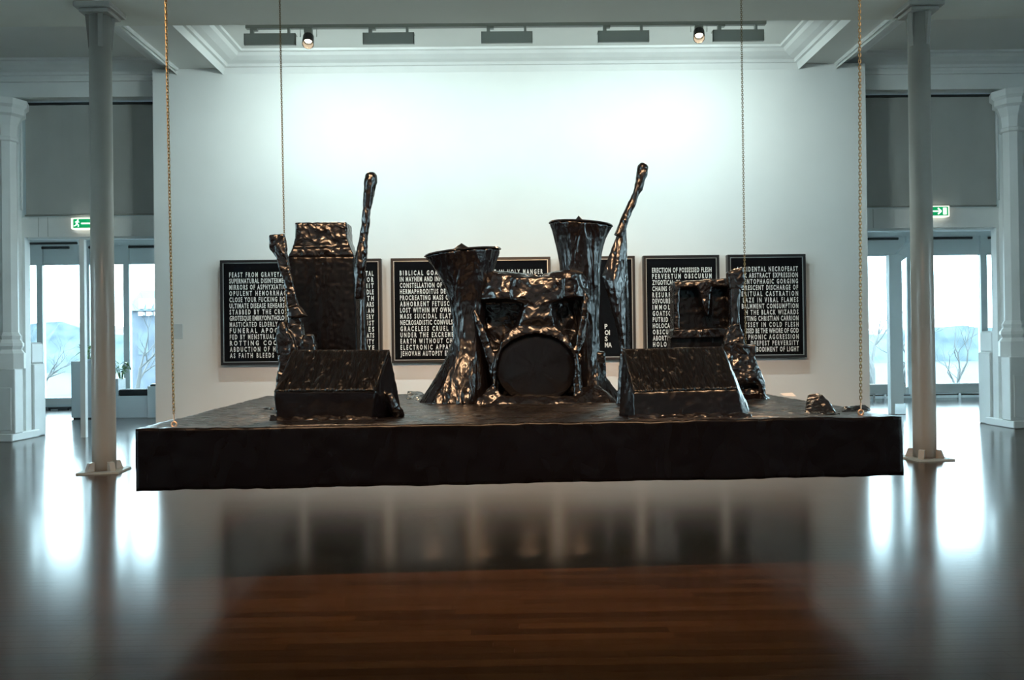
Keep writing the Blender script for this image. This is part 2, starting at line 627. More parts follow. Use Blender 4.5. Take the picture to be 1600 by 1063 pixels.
pier('wall_pier_left', LX[0], -1, 'white pier with octagonal pilaster at the far left')
pier('wall_pier_right', RX[1], 1, 'white pier with octagonal pilaster at the far right')


def capital_scrap(x_in, s, name, label):
    """inner pilasters of the openings, mostly hidden by the partition"""
    bm = bm_()
    cx = x_in + s * 0.12
    lathe(bm, cx, ARC_Y + 0.02, [(0.14, 0.0), (0.30, 0.01), (0.30, 1.28), (0.22, 1.5), (0.24, 1.7), (0.17, 1.93), (0.165, 5.3), (0.2, 5.36), (0.19, 5.6), (0.26, 5.78), (0.33, 5.85), (0.34, 6.06)], 8)
    return struct(finish(name, bm, M_TRIM), label)


capital_scrap(LX[1], 1, 'trim_9', 'hidden pilaster with capital beside the partition')
capital_scrap(RX[0], -1, 'trim_10', 'hidden pilaster with capital beside the partition')


def opening(x0, x1, n, side, post):
    yb = ARC_Y + 0.25
    # roller blind
    b = thing('roller_blind', ((x0 + x1) / 2, yb, 3.98), 'large grey roller blind above the doorway at the %s of the partition' % side, 'blind', 'roller blinds over the doorways')
    bm = bm_()
    nx = 24
    for i in range(nx):
        xa = x0 + 0.10 + (x1 - x0 - 0.16) * i / nx
        xb2 = x0 + 0.10 + (x1 - x0 - 0.16) * (i + 1) / nx
        ya = yb + 0.004 * math.sin(i * 1.3)
        yb2 = yb + 0.004 * math.sin((i + 1) * 1.3)
        v = [bm.verts.new(p) for p in ((xa, ya, 4.06), (xb2, yb2, 4.06), (xb2, yb2, 6.06), (xa, ya, 6.06))]
        bm.faces.new(v)
    bmesh.ops.remove_doubles(bm, verts=bm.verts, dist=0.0005)
    bmesh.ops.solidify(bm, geom=bm.faces[:], thickness=0.004)
    finish('cloth', bm, M_BLIND, b)
    bm = bm_()
    tube(bm, [(x0 + 0.05, yb + 0.02, 6.085), (x1 - 0.03, yb + 0.02, 6.085)], 0.032, 10)
    finish('roller_tube', bm, M_DARK, b, True)
    bm = bm_()
    tube(bm, [(x0 + 0.08, yb, 4.055), (x1 - 0.06, yb, 4.055)], 0.018, 8)
    finish('bottom_bar', bm, M_FIXTURE, b, True)
    xs = x0 if side == 'left' else x1
    s = 1 if side == 'left' else -1
    bm = bm_()
    tube(bm, [(xs + s * 0.04, yb - 0.03, 6.05), (xs + s * 0.05, yb - 0.04, 5.0), (xs + s * 0.04, yb - 0.03, 4.15)], 0.018, 8)
    finish('guide_cord', bm, M_TRIM, b, True)
    # header and frame
    h = struct(simple_box('door_header_%d' % n, M_TRIM, None, x0, x1, yb + 0.03, yb + 0.20, 3.66, 4.03), 'white panel over the doorway')
    for q in (0.30, 0.47):
        simple_box('panel_joint', M_FIXTURE, h, x0 + q, x0 + q + 0.008, yb + 0.028, yb + 0.03, 3.67, 4.02)
    f = struct(simple_box('door_%d' % n, M_TRIM, None, x0, x0 + 0.05, yb + 0.03, yb + 0.2, 0, 3.66), 'white frame of the open doorway')
    simple_box('jamb', M_TRIM, f, x1 - 0.05, x1, yb + 0.03, yb + 0.2, 0, 3.66)
    simple_box('head_rail', M_STEEL, f, x0 + 0.1, x1 - 0.1, yb + 0.05, yb + 0.18, 3.62, 3.66)
    if post:
        simple_box('door_post', M_TRIM, f, post - 0.045, post + 0.045, yb + 0.06, yb + 0.15, 0, 3.62)
        bm = bm_()
        tube(bm, [(x0 + 0.1, yb + 0.12, 3.56), (post - 0.1, yb + 0.12, 3.56)], 0.022, 8)
        finish('door_closer_rail', bm, M_DARK, f)


opening(LX[0], LX[1], 1, 'left', QZ(139, 682, 0).x)
opening(RX[0], RX[1], 2, 'right', None)


# exit signs: lit housing, green face, pictograms
def exit_sign(cx, cz, y, kind, label):
    t = thing('exit_sign', (cx, y, cz - 0.11), label, 'exit sign')
    w, h = 0.25, 0.10
    simple_box('housing', M_SIGNBOX, t, cx - w, cx + w, y - 0.05, y + 0.085, cz - h, cz + h, bevel=0.01)
    fx0, fx1 = (cx - w + 0.045, cx + w - 0.03)
    simple_box('green_face', M_SIGNGREEN, t, fx0, fx1, y - 0.056, y - 0.05, cz - h + 0.02, cz + h - 0.02)
    yy0, yy1 = y - 0.060, y - 0.056
    s = 1

    def slab(pa, pb, r, bm):
        a, b = Vector(pa), Vector(pb)
        d = (b - a).normalized()
        nn = Vector((-d.y, d.x)) * r
        prism(bm, [(p.x, p.y) for p in (a + nn, b + nn, b - nn, a - nn)], yy0, yy1)
    bm = bm_()
    ax = cx + 0.02 if kind == 'man' else cx + 0.03
    if kind == 'man':
        slab((cx + 0.17, cz), (cx - 0.06, cz), 0.013, bm)
        slab((cx + 0.17, cz), (cx + 0.12, cz + 0.05), 0.012, bm)
        slab((cx + 0.17, cz), (cx + 0.12, cz - 0.05), 0.012, bm)
    else:
        slab((cx - 0.14, cz), (cx + 0.09, cz), 0.013, bm)
        slab((cx + 0.09, cz), (cx + 0.03, cz + 0.055), 0.013, bm)
        slab((cx + 0.09, cz), (cx + 0.03, cz - 0.055), 0.013, bm)
    finish('arrow', bm, M_SIGNWHITE, t)
    bm = bm_()
    if kind == 'man':
        mx = cx - 0.135
        prism(bm, [(mx + 0.016 + 0.014 * math.cos(k * math.pi / 4), cz + 0.058 + 0.014 * math.sin(k * math.pi / 4)) for k in range(8)], yy0, yy1)
        for pa, pb, r in (((0.008, 0.045), (-0.004, -0.005), 0.013), ((0.006, 0.038), (0.040, 0.022), 0.007), ((0.0, 0.04), (-0.034, 0.02), 0.007),
                          ((-0.004, 0.0), (0.026, -0.03), 0.009), ((0.026, -0.028), (0.022, -0.065), 0.008), ((-0.006, -0.002), (-0.022, -0.035), 0.009), ((-0.022, -0.035), (-0.055, -0.048), 0.008)):
            slab((mx + pa[0], cz + pa[1]), (mx + pb[0], cz + pb[1]), r, bm)
        finish('running_figure', bm, M_SIGNWHITE, t)
    else:
        prism(bm, [(cx + 0.125, cz - 0.062), (cx + 0.19, cz - 0.062), (cx + 0.19, cz + 0.062), (cx + 0.125, cz + 0.062)], yy0, yy1)
        finish('door_symbol', bm, M_SIGNWHITE, t)
    return t


_p = Q(135, 350, ARC_Y + 0.2)
exit_sign(_p.x, _p.z, ARC_Y + 0.19, 'man', 'lit green exit sign with running figure, half hidden by a column')
_p = Q(1460, 331, ARC_Y + 0.2)
exit_sign(_p.x, _p.z, ARC_Y + 0.19, 'door', 'lit green exit sign with arrow and door symbol')

# verandah: ceiling edge, glazing, transom
bm = bm_()
for (a, b) in ((-VX, VX),):
    box(bm, a, b, GLASS_Y - 0.05, GLASS_Y + 0.2, 4.45, CEIL_Z)
    box(bm, a, b, GLASS_Y - 0.05, GLASS_Y + 0.2, 0.0, 0.12)
struct(finish('wall_glazing', bm, M_STEEL), 'transom and sill of the verandah glazing')

def q_x(px):
    return Q(px, 500, GLASS_Y).x


mull = [(-VX + 0.02, -VX + 0.1), (-15.6, -15.45), (q_x(60), q_x(69)), (q_x(127), q_x(142)), (q_x(195), q_x(204)), (-7.6, -7.4), (-3.0, -2.85), (1.5, 1.65), (6.0, 6.15),
        (q_x(1416), q_x(1424)), (q_x(1531), q_x(1541)), (15.6, 15.75), (VX - 0.1, VX - 0.02)]
wn = 1
for (a0, a1), (b0, b1) in zip(mull, mull[1:]):
    w = struct(simple_box('window_%d' % wn, M_STEEL, None, a0, a1, GLASS_Y - 0.08, GLASS_Y + 0.08, 0.12, 4.45), 'tall verandah window bay %d' % wn)
    simple_box('top_rail', M_STEEL, w, a1, b0, GLASS_Y - 0.05, GLASS_Y + 0.05, 3.92, 4.0)
    simple_box('transom_panel', M_STEEL, w, a1, b0, GLASS_Y - 0.02, GLASS_Y + 0.04, 4.0, 4.45)
    simple_box('bottom_rail', M_TRIM, w, a1, b0, GLASS_Y - 0.05, GLASS_Y + 0.05, 0.12, 0.30)
    simple_box('glass_pane', M_GLASS, w, a1, b0, GLASS_Y - 0.006, GLASS_Y + 0.006, 0.30, 3.92)
    bm = bm_()
    tube(bm, [(a1 + 0.02, GLASS_Y - 0.12, 4.38), (b0 - 0.25, GLASS_Y - 0.12, 4.38)], 0.035, 8)
    finish('sun_blind_roll', bm, M_DARK, w)
    wn += 1
w = struct(simple_box('window_%d' % wn, M_STEEL, None, mull[-1][0], mull[-1][1], GLASS_Y - 0.08, GLASS_Y + 0.08, 0.12, 4.45), 'end post of the verandah glazing')
for s, n in ((-1, wn + 1), (1, wn + 2)):
    xa, xb = sorted((s * WX0, s * WX1))
    struct(simple_box('window_%d' % n, M_TINT, None, xa, xb, REAR_Y - 0.15, REAR_Y - 0.14, 0.5, 5.2), 'narrow tall window behind the viewer')

# steel post with diagonal strut in the verandah
_b = QZ(1402, 648, 0)
t = thing('steel_post', (_b.x, _b.y, 0), 'pale steel post with a diagonal strut in the right doorway', 'post')
simple_box('post', M_STEEL, t, _b.x - 0.13, _b.x + 0.15, _b.y, _b.y + 0.16, 0, 3.45, bevel=0.01)
bm = bm_()
prism(bm, [(_b.x - 0.10, 3.30), (_b.x + 0.16, 3.30), (_b.x + 0.9, 3.95), (_b.x + 0.55, 3.95)], _b.y + 0.01, _b.y + 0.15)
finish('strut', bm, M_STEEL, t)
simple_box('foot_plate', M_CHROME, t, _b.x - 0.06, _b.x + 0.18, _b.y - 0.03, _b.y, 0.0, 0.24, bevel=0.01)
struct(simple_box('trim_11', M_STEEL, None, 6.0, VX, _b.y, _b.y + 0.2, 3.95, 4.3), 'steel lintel over the verandah post')


def radiator(x0, x1, label):
    t = thing('low_radiator', ((x0 + x1) / 2, GLASS_Y - 0.5, 0), label, 'radiator', 'low radiators under the verandah glass')
    simple_box('casing', M_TRIM, t, x0, x1, GLASS_Y - 0.6, GLASS_Y - 0.4, 0.16, 0.42, bevel=0.02)
    for xx in (x0 + 0.25, (x0 + x1) / 2, x1 - 0.25):
        simple_box('leg', M_CHROME, t, xx - 0.03, xx + 0.03, GLASS_Y - 0.55, GLASS_Y - 0.45, 0.0, 0.16)
    bm = bm_()
    tube(bm, [(x0 - 0.1, GLASS_Y - 0.5, 0.12), (x1 + 0.15, GLASS_Y - 0.5, 0.12)], 0.02, 8)
    finish('pipe', bm, M_CHROME, t)


radiator(q_x(1336), q_x(1398), 'low white radiator behind the steel post')
radiator(q_x(1418), q_x(1544), 'long low white radiator right of the steel post')


# pedestals, planters and cabinets in the verandah
def leafy(t, cx, cy, z, n, spread, hgt):
    bm = bm_()
    for i in range(n):
        a = random.uniform(0, 2 * math.pi)
        r = spread * random.uniform(0.3, 1)
        tip = Vector((cx + r * math.cos(a), cy + r * math.sin(a), z + hgt * random.uniform(0.35, 1)))
        tube(bm, [(cx + 0.03 * math.cos(a), cy + 0.03 * math.sin(a), z - 0.02), tuple((Vector((cx, cy, z)) + tip) / 2 + Vector((0, 0, 0.05))), tuple(tip)], [0.008, 0.006, 0.004], 4)
    finish('stems', bm, M_LEAF, t)
    bm = bm_()
    for i in range(n * 3):
        a = random.uniform(0, 2 * math.pi)
        r = spread * random.uniform(0.3, 1.1)
        c = Vector((cx + r * math.cos(a), cy + r * math.sin(a), z + hgt * random.uniform(0.3, 1)))
        u = Vector((random.uniform(-1, 1), random.uniform(-1, 1), random.uniform(-0.3, 0.6))).normalized()
        w = u.cross(Vector((0, 0, 1))).normalized()
        L, W = 0.09, 0.035
        v = [bm.verts.new(c + p) for p in (-u * L, w * W + Vector((0, 0, 0.012)), u * L, -w * W + Vector((0, 0, 0.012)))]
        bm.faces.new((v[0], v[1], v[2]))
        bm.faces.new((v[0], v[2], v[3]))
    o = finish('leaves', bm, M_LEAF, t)
    o['kind'] = 'stuff'


def on_floor(px0, px1, py):
    a, b = QZ(px0, py, 0), QZ(px1, py, 0)
    return a.x, b.x, (a.y + b.y) / 2


x0, x1, yy = on_floor(113, 150, 655)
H = Q(113, 565, yy).z
t = thing('pedestal', ((x0 + x1) / 2, yy, 0), 'tall white pedestal with a small plant on top, left of the column', 'pedestal')
simple_box('body', M_PEDESTAL, t, x0, x1, yy, yy + 0.6, 0.03, H, bevel=0.008)
simple_box('toe_kick', M_DARK, t, x0 + 0.03, x1 - 0.03, yy + 0.03, yy + 0.57, 0.0, 0.03)
t = thing('potted_plant', ((x0 + x1) / 2 - 0.1, yy + 0.3, H), 'small leafy green plant on the tall white pedestal', 'plant')
bm = bm_()
lathe(bm, x0 + 0.28, yy + 0.3, [(0.12, H), (0.16, H + 0.05)], 14)
finish('pot', bm, M_PEDESTAL, t)
leafy(t, x0 + 0.28, yy + 0.3, H + 0.04, 12, 0.24, 0.32)
x0, x1, yy = on_floor(172, 184.5, 653)
H = Q(181, 592, yy).z
t = thing('planter', ((x0 + x1) / 2, yy, 0), 'white planter box with a leafy plant right of the column', 'planter')
simple_box('box', M_PEDESTAL, t, x0, x1, yy, yy + 0.4, 0, H, bevel=0.008)
leafy(t, x1 - 0.02, yy + 0.2, H, 12, 0.2, 0.42)
x0, x1, yy = on_floor(185.5, 231, 653)
H = Q(200, 619, yy).z
H2 = Q(200, 609, yy).z
t = thing('storage_bench', ((x0 + x1) / 2, yy, 0), 'low white cabinet with a black cushion top', 'bench')
simple_box('body', M_PEDESTAL, t, x0, x1, yy, yy + 0.5, 0.0, H, bevel=0.006)
simple_box('cushion', M_CUSHION, t, x0 + 0.01, x1 - 0.01, yy + 0.01, yy + 0.49, H, H2, bevel=0.03)
x0, x1, yy = on_floor(231.5, 260, 653)
H = Q(238, 604, yy).z
t = thing('white_cabinet', ((x0 + x1) / 2, yy, 0), 'plain white cabinet at the edge of the partition', 'cabinet')
simple_box('body', M_PEDESTAL, t, x0, x1, yy, yy + 0.5, 0.0, H, bevel=0.006)
simple_box('plinth', M_DARK, t, x0 + 0.02, x1 - 0.02, yy + 0.45, yy + 0.48, 0, 0.02)
t = thing('desk_tray', (x0 + 0.12, yy + 0.2, H), 'small dark tray on the white cabinet', 'tray')
simple_box('tray', M_CUSHION, t, x0 + 0.03, x0 + 0.22, yy + 0.08, yy + 0.3, H, H + 0.03, bevel=0.008)
simple_box('lid', M_PEDESTAL, t, x0 + 0.04, x0 + 0.21, yy + 0.1, yy + 0.28, H + 0.03, H + 0.06, bevel=0.008)
a, b = QZ(60, 641, 0), QZ(112, 641, 0)
t = thing('floor_track', ((a.x + b.x) / 2, a.y, 0), 'dark floor rail in front of the verandah sill', 'rail')
bm = bm_()
tube(bm, [(a.x, a.y, 0.05), (b.x, a.y, 0.05)], 0.03, 8)
finish('rail', bm, M_DARK, t)
for xx in (a.x + 0.05, a.x + 0.55):
    simple_box('foot', M_DARK, t, xx, xx + 0.25, a.y - 0.06, a.y + 0.06, 0, 0.05)


# ------------------------------------------------------------------ outdoors
struct(simple_box('ground', M_GRASS, None, -150, 150, GLASS_Y + 0.4, 220, -2.2, -1.6), 'pale winter lawn outside')
bm = bm_()
nseg = 90
vs = []
for i in range(nseg + 1):
    x = -150 + 300 * i / nseg
    h = 4.0 + 3.5 * noise.noise((x * 0.05, 3.1, 0)) + 1.2 * noise.noise((x * 0.4, 8, 0))
    if x > 10:
        h *= 0.75
    vs.append((bm.verts.new((x, 120 + 6 * noise.noise((x * .1, 0, 5)), -1.7)), bm.verts.new((x, 126, h)), bm.verts.new((x, 160, h * 0.9)), bm.verts.new((x, 165, -1.7))))
for a, b in zip(vs, vs[1:]):
    for k in range(3):
        bm.faces.new((a[k], b[k], b[k + 1], a[k + 1]))
struct(finish('hills', bm, M_HILL), 'hazy wooded slope on the horizon')

# building with slate roof, seen through the pane beside the partition
bx0, bx1, by = Q(203, 500, 60).x, Q(203, 500, 60).x + 16, 60
zr0, zr1 = Q(220, 486, 60).z, Q(220, 452, 60).z
t = thing('stone_building', ((bx0 + bx1) / 2, by, -1.6), 'old stone building with slate roof and dormers outside', 'building')
simple_box('wall', M_STONE, t, bx0, bx1, by, by + 10, -1.6, zr0)
bm = bm_()
hull(bm, [(bx0 - 0.3, by - 0.3, zr0), (bx1 + .3, by - .3, zr0), (bx0 - .3, by + 10.3, zr0), (bx1 + .3, by + 10.3, zr0), (bx0 + 0.3, by + 1.2, zr1), (bx1 - .3, by + 1.2, zr1), (bx0 + 0.3, by + 8.8, zr1), (bx1 - .3, by + 8.8, zr1)])
finish('roof', bm, M_SLATE, t)
for k in range(11):
    xx = bx0 + 0.8 + k * 0.55
    d = simple_box('dormer', M_TRIM, t, xx, xx + 0.26, by - 0.35, by + 0.6, zr0 + 0.15, zr0 + 0.85)
    simple_box('cornice_bracket', M_TRIM, t, xx, xx + 0.3, by - 0.45, by, zr0 - 0.35, zr0 - 0.1)
for k in range(5):
    xx = bx0 + 0.6 + k * 1.5
    wv = simple_box('window', M_SLATE, t, xx, xx + 0.7, by - 0.05, by + 0.05, 1.2, 2.8)


def bare_tree(base, h, seed, label, lean=0.0, depth=6):
    rng = random.Random(seed)
    t = thing('bare_tree', base, label, 'tree', 'bare trees outside the verandah')
    bmT, bmB = bm_(), bm_()

    def grow(p, d, L, r, lev):
        pts, rad = [p], [r]
        q, dd = p.copy(), d.copy()
        for k in range(3):
            dd = (dd + Vector((rng.uniform(-.28, .28), rng.uniform(-.28, .28), rng.uniform(-.08, .16)))).normalized()
            q = q + dd * (L / 3)
            pts.append(q.copy())
            rad.append(r * (1 - 0.14 * (k + 1)))
        tube(bmT if lev == 0 else bmB, [tuple(x) for x in pts], rad, 6 if lev < 2 else 4)
        if lev >= depth:
            return
        for k in range(3 if lev < 3 else 2):
            i = rng.choice((1, 2, 3)) if k else 3
            nd_ = (dd + Vector((rng.uniform(-1, 1), rng.uniform(-1, 1), rng.uniform(-.3, .7))) * 0.85).normalized()
            grow(pts[i], nd_, L * rng.uniform(.6, .85), rad[i] * .66, lev + 1)
    grow(Vector(base), Vector((lean, 0, 1)).normalized(), h * 0.3, h * 0.02, 0)
    finish('trunk', bmT, M_BARK, t)
    o = finish('branches', bmB, M_BARK, t)
    o['kind'] = 'stuff'


def out_at(px, d):
    p = Q(px, 540, d)
    return Vector((p.x, d, -1.6))


bare_tree(out_at(1362, 38), 9.5, 3, 'tall bare tree seen left of the steel post', 0.15)
bare_tree(out_at(1420, 44), 8, 11, 'bare tree with low crossing branches beside the column', -0.25)
bare_tree(out_at(1492, 40), 6.2, 23, 'small bare tree right of the column', 0.2)
bare_tree(out_at(1455, 58), 9, 31, 'distant bare tree behind the right column', 0.0)
bare_tree(out_at(215, 46), 7.5, 41, 'bare tree in front of the stone building', 0.05)
bare_tree(out_at(58, 40), 6, 52, 'bare tree at the left edge of the verandah window', 0.0)


# ------------------------------------------------------------------ cast-iron columns
def column(base, label):
    cx, cy = base.x, base.y
    t = thing('iron_column', (cx, cy, 0), label, 'column', 'cast iron columns')
    bm = bm_()
    lathe(bm, cx, cy, [(0.146, 0.03), (0.146, 0.3), (0.143, 2.0), (0.136, 5.98)], 40)
    finish('shaft', bm, M_COLUMN, t, True)
    bm = bm_()
    a = 0.12
    c, s = math.cos(a), math.sin(a)
    pl = [(-.26, -.26), (.26, -.26), (.26, .26), (-.26, .26)]
    for z0, z1, k in ((0.0, 0.022, 1.0),):
        lo = [bm.verts.new((cx + k * (x * c - y * s), cy + k * (x * s + y * c), z0)) for x, y in pl]
        hi = [bm.verts.new((cx + k * (x * c - y * s), cy + k * (x * s + y * c), z1)) for x, y in pl]
        bm.faces.new(lo)
        bm.faces.new(hi)
        for k2 in range(4):
            bm.faces.new((lo[k2], lo[(k2 + 1) % 4], hi[(k2 + 1) % 4], hi[k2]))
    finish('base_plate', bm, M_FIXTURE, t)
    for k in range(4):
        ang = a + math.pi / 4 + k * math.pi / 2
        d = Vector((math.cos(ang), math.sin(ang), 0))
        n = Vector((-d.y, d.x, 0)) * 0.035
        for nm, zz in (('base_fin', ((0.022, 0.30), (0.022, 0.24), (0.2, 0.21))),):
            bm = bm_()
            C = Vector((cx, cy, 0))
            hull(bm, [C + d * r + n * q + Vector((0, 0, z)) for q in (-1, 1) for r, z in ((0.13, 0.022), (0.24, 0.022), (0.20, 0.13), (0.13, 0.14))])
            finish(nm, bm, M_COLUMN, t)
        ang = k * math.pi / 2 + 0.45
        d = Vector((math.cos(ang), math.sin(ang), 0))
        n = Vector((-d.y, d.x, 0)) * 0.03
        bm = bm_()
        hull(bm, [C + d * r + n * q + Vector((0, 0, z)) for q in (-1, 1) for r, z in ((0.11, 5.55), (0.14, 5.55), (0.155, 5.8), (0.18, 6.0), (0.11, 6.0))])
        finish('bracket_fin', bm, M_COLUMN, t)
    bm = bm_()
    box(bm, cx - 0.19, cx + 0.19, cy - 0.19, cy + 0.19, 5.98, 6.03, 0.008)
    box(bm, cx - 0.24, cx + 0.24, cy - 0.24, cy + 0.24, 6.03, 6.1, 0.01)
    finish('cap_plate', bm, M_COLUMN, t)
    return t


column(QZ(163, 737, 0), 'round painted iron column before the left doorway')
column(QZ(1445, 717, 0), 'round painted iron column before the right doorway')


# ------------------------------------------------------------------ lights on the track
def area_light(name, loc, target, sx, sy, power, color, parent):
    l = bpy.data.lights.new(name, 'AREA')
    l.shape = 'RECTANGLE'
    l.size, l.size_y = sx, sy
    l.energy = power
    l.color = color
    o = bpy.data.objects.new(name, l)
    COL.objects.link(o)
    q = (Vector(target) - Vector(loc)).to_track_quat('-Z', 'Y')
    o.matrix_world = Matrix.Translation(loc) @ q.to_matrix().to_4x4()
    o.parent = parent
    o.matrix_parent_inverse = Matrix.Translation(parent.location).inverted()
    return o


TRK_Y = 12.2
tr = thing('lighting_track', (0.1, TRK_Y, 6.34), 'long grey lighting track under the broad ceiling beam', 'track')
simple_box('rail', M_FIXTURE, tr, -3.72, 3.92, TRK_Y - 0.04, TRK_Y + 0.04, 6.27, 6.34, bevel=0.006)
for xx in (-3.0, -1.0, 1.0, 3.0):
    simple_box('hanger', M_FIXTURE, tr, xx - 0.02, xx + 0.02, TRK_Y - 0.02, TRK_Y + 0.02, 6.34, CEIL_Z)
washer_lab = ['grey wall-washer lamp at the left end of the track', 'second grey wall-washer lamp from the left on the track', 'middle grey wall-washer lamp on the track',
              'second grey wall-washer lamp from the right on the track', 'grey wall-washer lamp at the right end of the track']
for k, xx in enumerate((-3.36, -1.63, 0.10, 1.81, 3.50)):
    t = thing('wall_washer', (xx, TRK_Y, 6.02), washer_lab[k], 'lamp', 'wall washers on the track')
    bm = bm_()
    # trough open towards the wall
    x0, x1 = xx - 0.375, xx + 0.375
    prof = [(-0.06, 6.02), (-0.06, 6.185), (0.07, 6.185), (0.07, 6.175), (-0.045, 6.175), (-0.045, 6.035), (-0.02, 6.03), (-0.02, 6.02)]
    ya = [bm.verts.new((x0, TRK_Y + p, z)) for p, z in prof]
    yb = [bm.verts.new((x1, TRK_Y + p, z)) for p, z in prof]
    n = len(prof)
    for i in range(n):
        bm.faces.new((ya[i], ya[(i + 1) % n], yb[(i + 1) % n], yb[i]))
    bm.faces.new(ya)
    bm.faces.new(list(reversed(yb)))
    box(bm, x0, x0 + 0.01, TRK_Y - 0.06, TRK_Y - 0.01, 6.02, 6.185)
    box(bm, x1 - 0.01, x1, TRK_Y - 0.06, TRK_Y - 0.01, 6.02, 6.185)
    finish('housing', bm, M_FIXTURE, t)
    for q, w in ((-0.27, 0.05), (0.27, 0.035)):
        simple_box('stem', M_FIXTURE, t, xx + q - w / 2, xx + q + w / 2, TRK_Y - 0.03, TRK_Y + 0.03, 6.18, 6.275)
    simple_box('adapter', M_FIXTURE, t, xx - 0.27, xx - 0.19, TRK_Y - 0.035, TRK_Y + 0.035, 6.245, 6.275)
    area_light('washer_light', (xx, TRK_Y + 0.02, 6.13), (xx, WALL_Y, 2.6), 0.68, 0.08, WASH_POWER[k], COOL, t)


def spot(px, py, y, label, target, power, pose_z):
    p = Q(px, py, y)
    t = thing('spotlight', (p.x, y, pose_z), label, 'spotlight')
    c = Vector((p.x, y, p.z))
    d = (Vector(target) - c).normalized()
    simple_box('adapter', M_FIXTURE, t, p.x - 0.06, p.x + 0.06, y - 0.035, y + 0.035, pose_z - 0.14, pose_z - 0.072, bevel=0.005)
    bm = bm_()
    tube(bm, [(p.x, y, pose_z - 0.13), (p.x, y, c.z + 0.06)], 0.015, 8)
    tube(bm, [(p.x - 0.12, y, c.z), (p.x - 0.12, y, c.z + 0.14), (p.x + 0.12, y, c.z + 0.14), (p.x + 0.12, y, c.z)], 0.008, 6)
    finish('yoke', bm, M_CHROME, t)
    bm = bm_()
    a = c - d * 0.10
    tube(bm, [tuple(a), tuple(c - d * 0.02), tuple(c)], [0.055, 0.075, 0.08], 16)
    finish('rear_cap', bm, M_FIXTURE, t, False)
    bm = bm_()
    tube(bm, [tuple(c), tuple(c + d * 0.17)], [0.078, 0.085], 18, cap=False)
    tube(bm, [tuple(c + d * 0.17), tuple(c)], [0.077, 0.070], 18, cap=False)
    finish('barrel', bm, M_BLACK, t, False)
    bm = bm_()
    tube(bm, [tuple(c + d * 0.06), tuple(c + d * 0.075)], 0.055, 16)
    finish('lamp', bm, M_BULB, t)
    l = bpy.data.lights.new('spot_beam', 'SPOT')
    l.energy = power
    l.color = WARM
    l.spot_size = math.radians(70)
    l.spot_blend = 0.6
    l.shadow_soft_size = 0.05
    o = bpy.data.objects.new('spot_beam', l)
    COL.objects.link(o)
    o.matrix_world = Matrix.Translation(c + d * 0.12) @ d.to_track_quat('-Z', 'Y').to_matrix().to_4x4()
    o.parent = t
    o.matrix_parent_inverse = Matrix.Translation(t.location).inverted()
    return t


spot(482, 58, TRK_Y, 'small black spotlight beside the left wall washer', (-2.3, 8.6, 1.2), REAR_SPOT_POWER, 6.34)
spot(1092, 50, TRK_Y, 'small lit spotlight beside the right wall washer', (2.0, 8.0, 1.2), REAR_SPOT_POWER, 6.34)

# track with warm spots on the beam over the front of the hall (above the frame)
tr = thing('front_track', (0, 1.7, 6.0), 'grey lighting track over the front of the hall', 'track')
simple_box('rail', M_FIXTURE, tr, -3.2, 3.2, 1.66, 1.74, 6.0, 6.07)
for xx in (-2.8, 0, 2.8):
    simple_box('hanger', M_FIXTURE, tr, xx - 0.02, xx + 0.02, 1.68, 1.72, 6.07, CEIL_Z)
for k, xx in enumerate((-2.4, -0.8, 0.8, 2.4)):
    t = thing('spotlight', (xx, 1.7, 5.7), 'warm gallery spotlight %s on the front track' % ('at the far left', 'left of the middle', 'right of the middle', 'at the far right')[k], 'spotlight', 'front track spotlights')
    c = Vector((xx, 1.7, 5.78))
    tg = Vector((xx * 0.75 + 0.1, 7.0, 1.5))
    d = (tg - c).normalized()
    bm = bm_()
    tube(bm, [tuple(c - d * 0.12), tuple(c - d * 0.02), tuple(c + d * 0.15)], [0.06, 0.08, 0.085], 16)
    finish('barrel', bm, M_BLACK, t)
    bm = bm_()
    tube(bm, [(xx, 1.7, 6.0), tuple(c)], 0.015, 8)
    finish('stem', bm, M_CHROME, t)
    l = bpy.data.lights.new('spot_beam', 'SPOT')
    l.energy = SPOT_POWER
    l.color = WARM
    l.spot_size = math.radians(72)
    l.spot_blend = 0.7
    l.shadow_soft_size = 0.06
    o = bpy.data.objects.new('spot_beam', l)
    COL.objects.link(o)
    o.matrix_world = Matrix.Translation(c + d * 0.17) @ d.to_track_quat('-Z', 'Y').to_matrix().to_4x4()
    o.parent = t
    o.matrix_parent_inverse = Matrix.Translation(t.location).inverted()

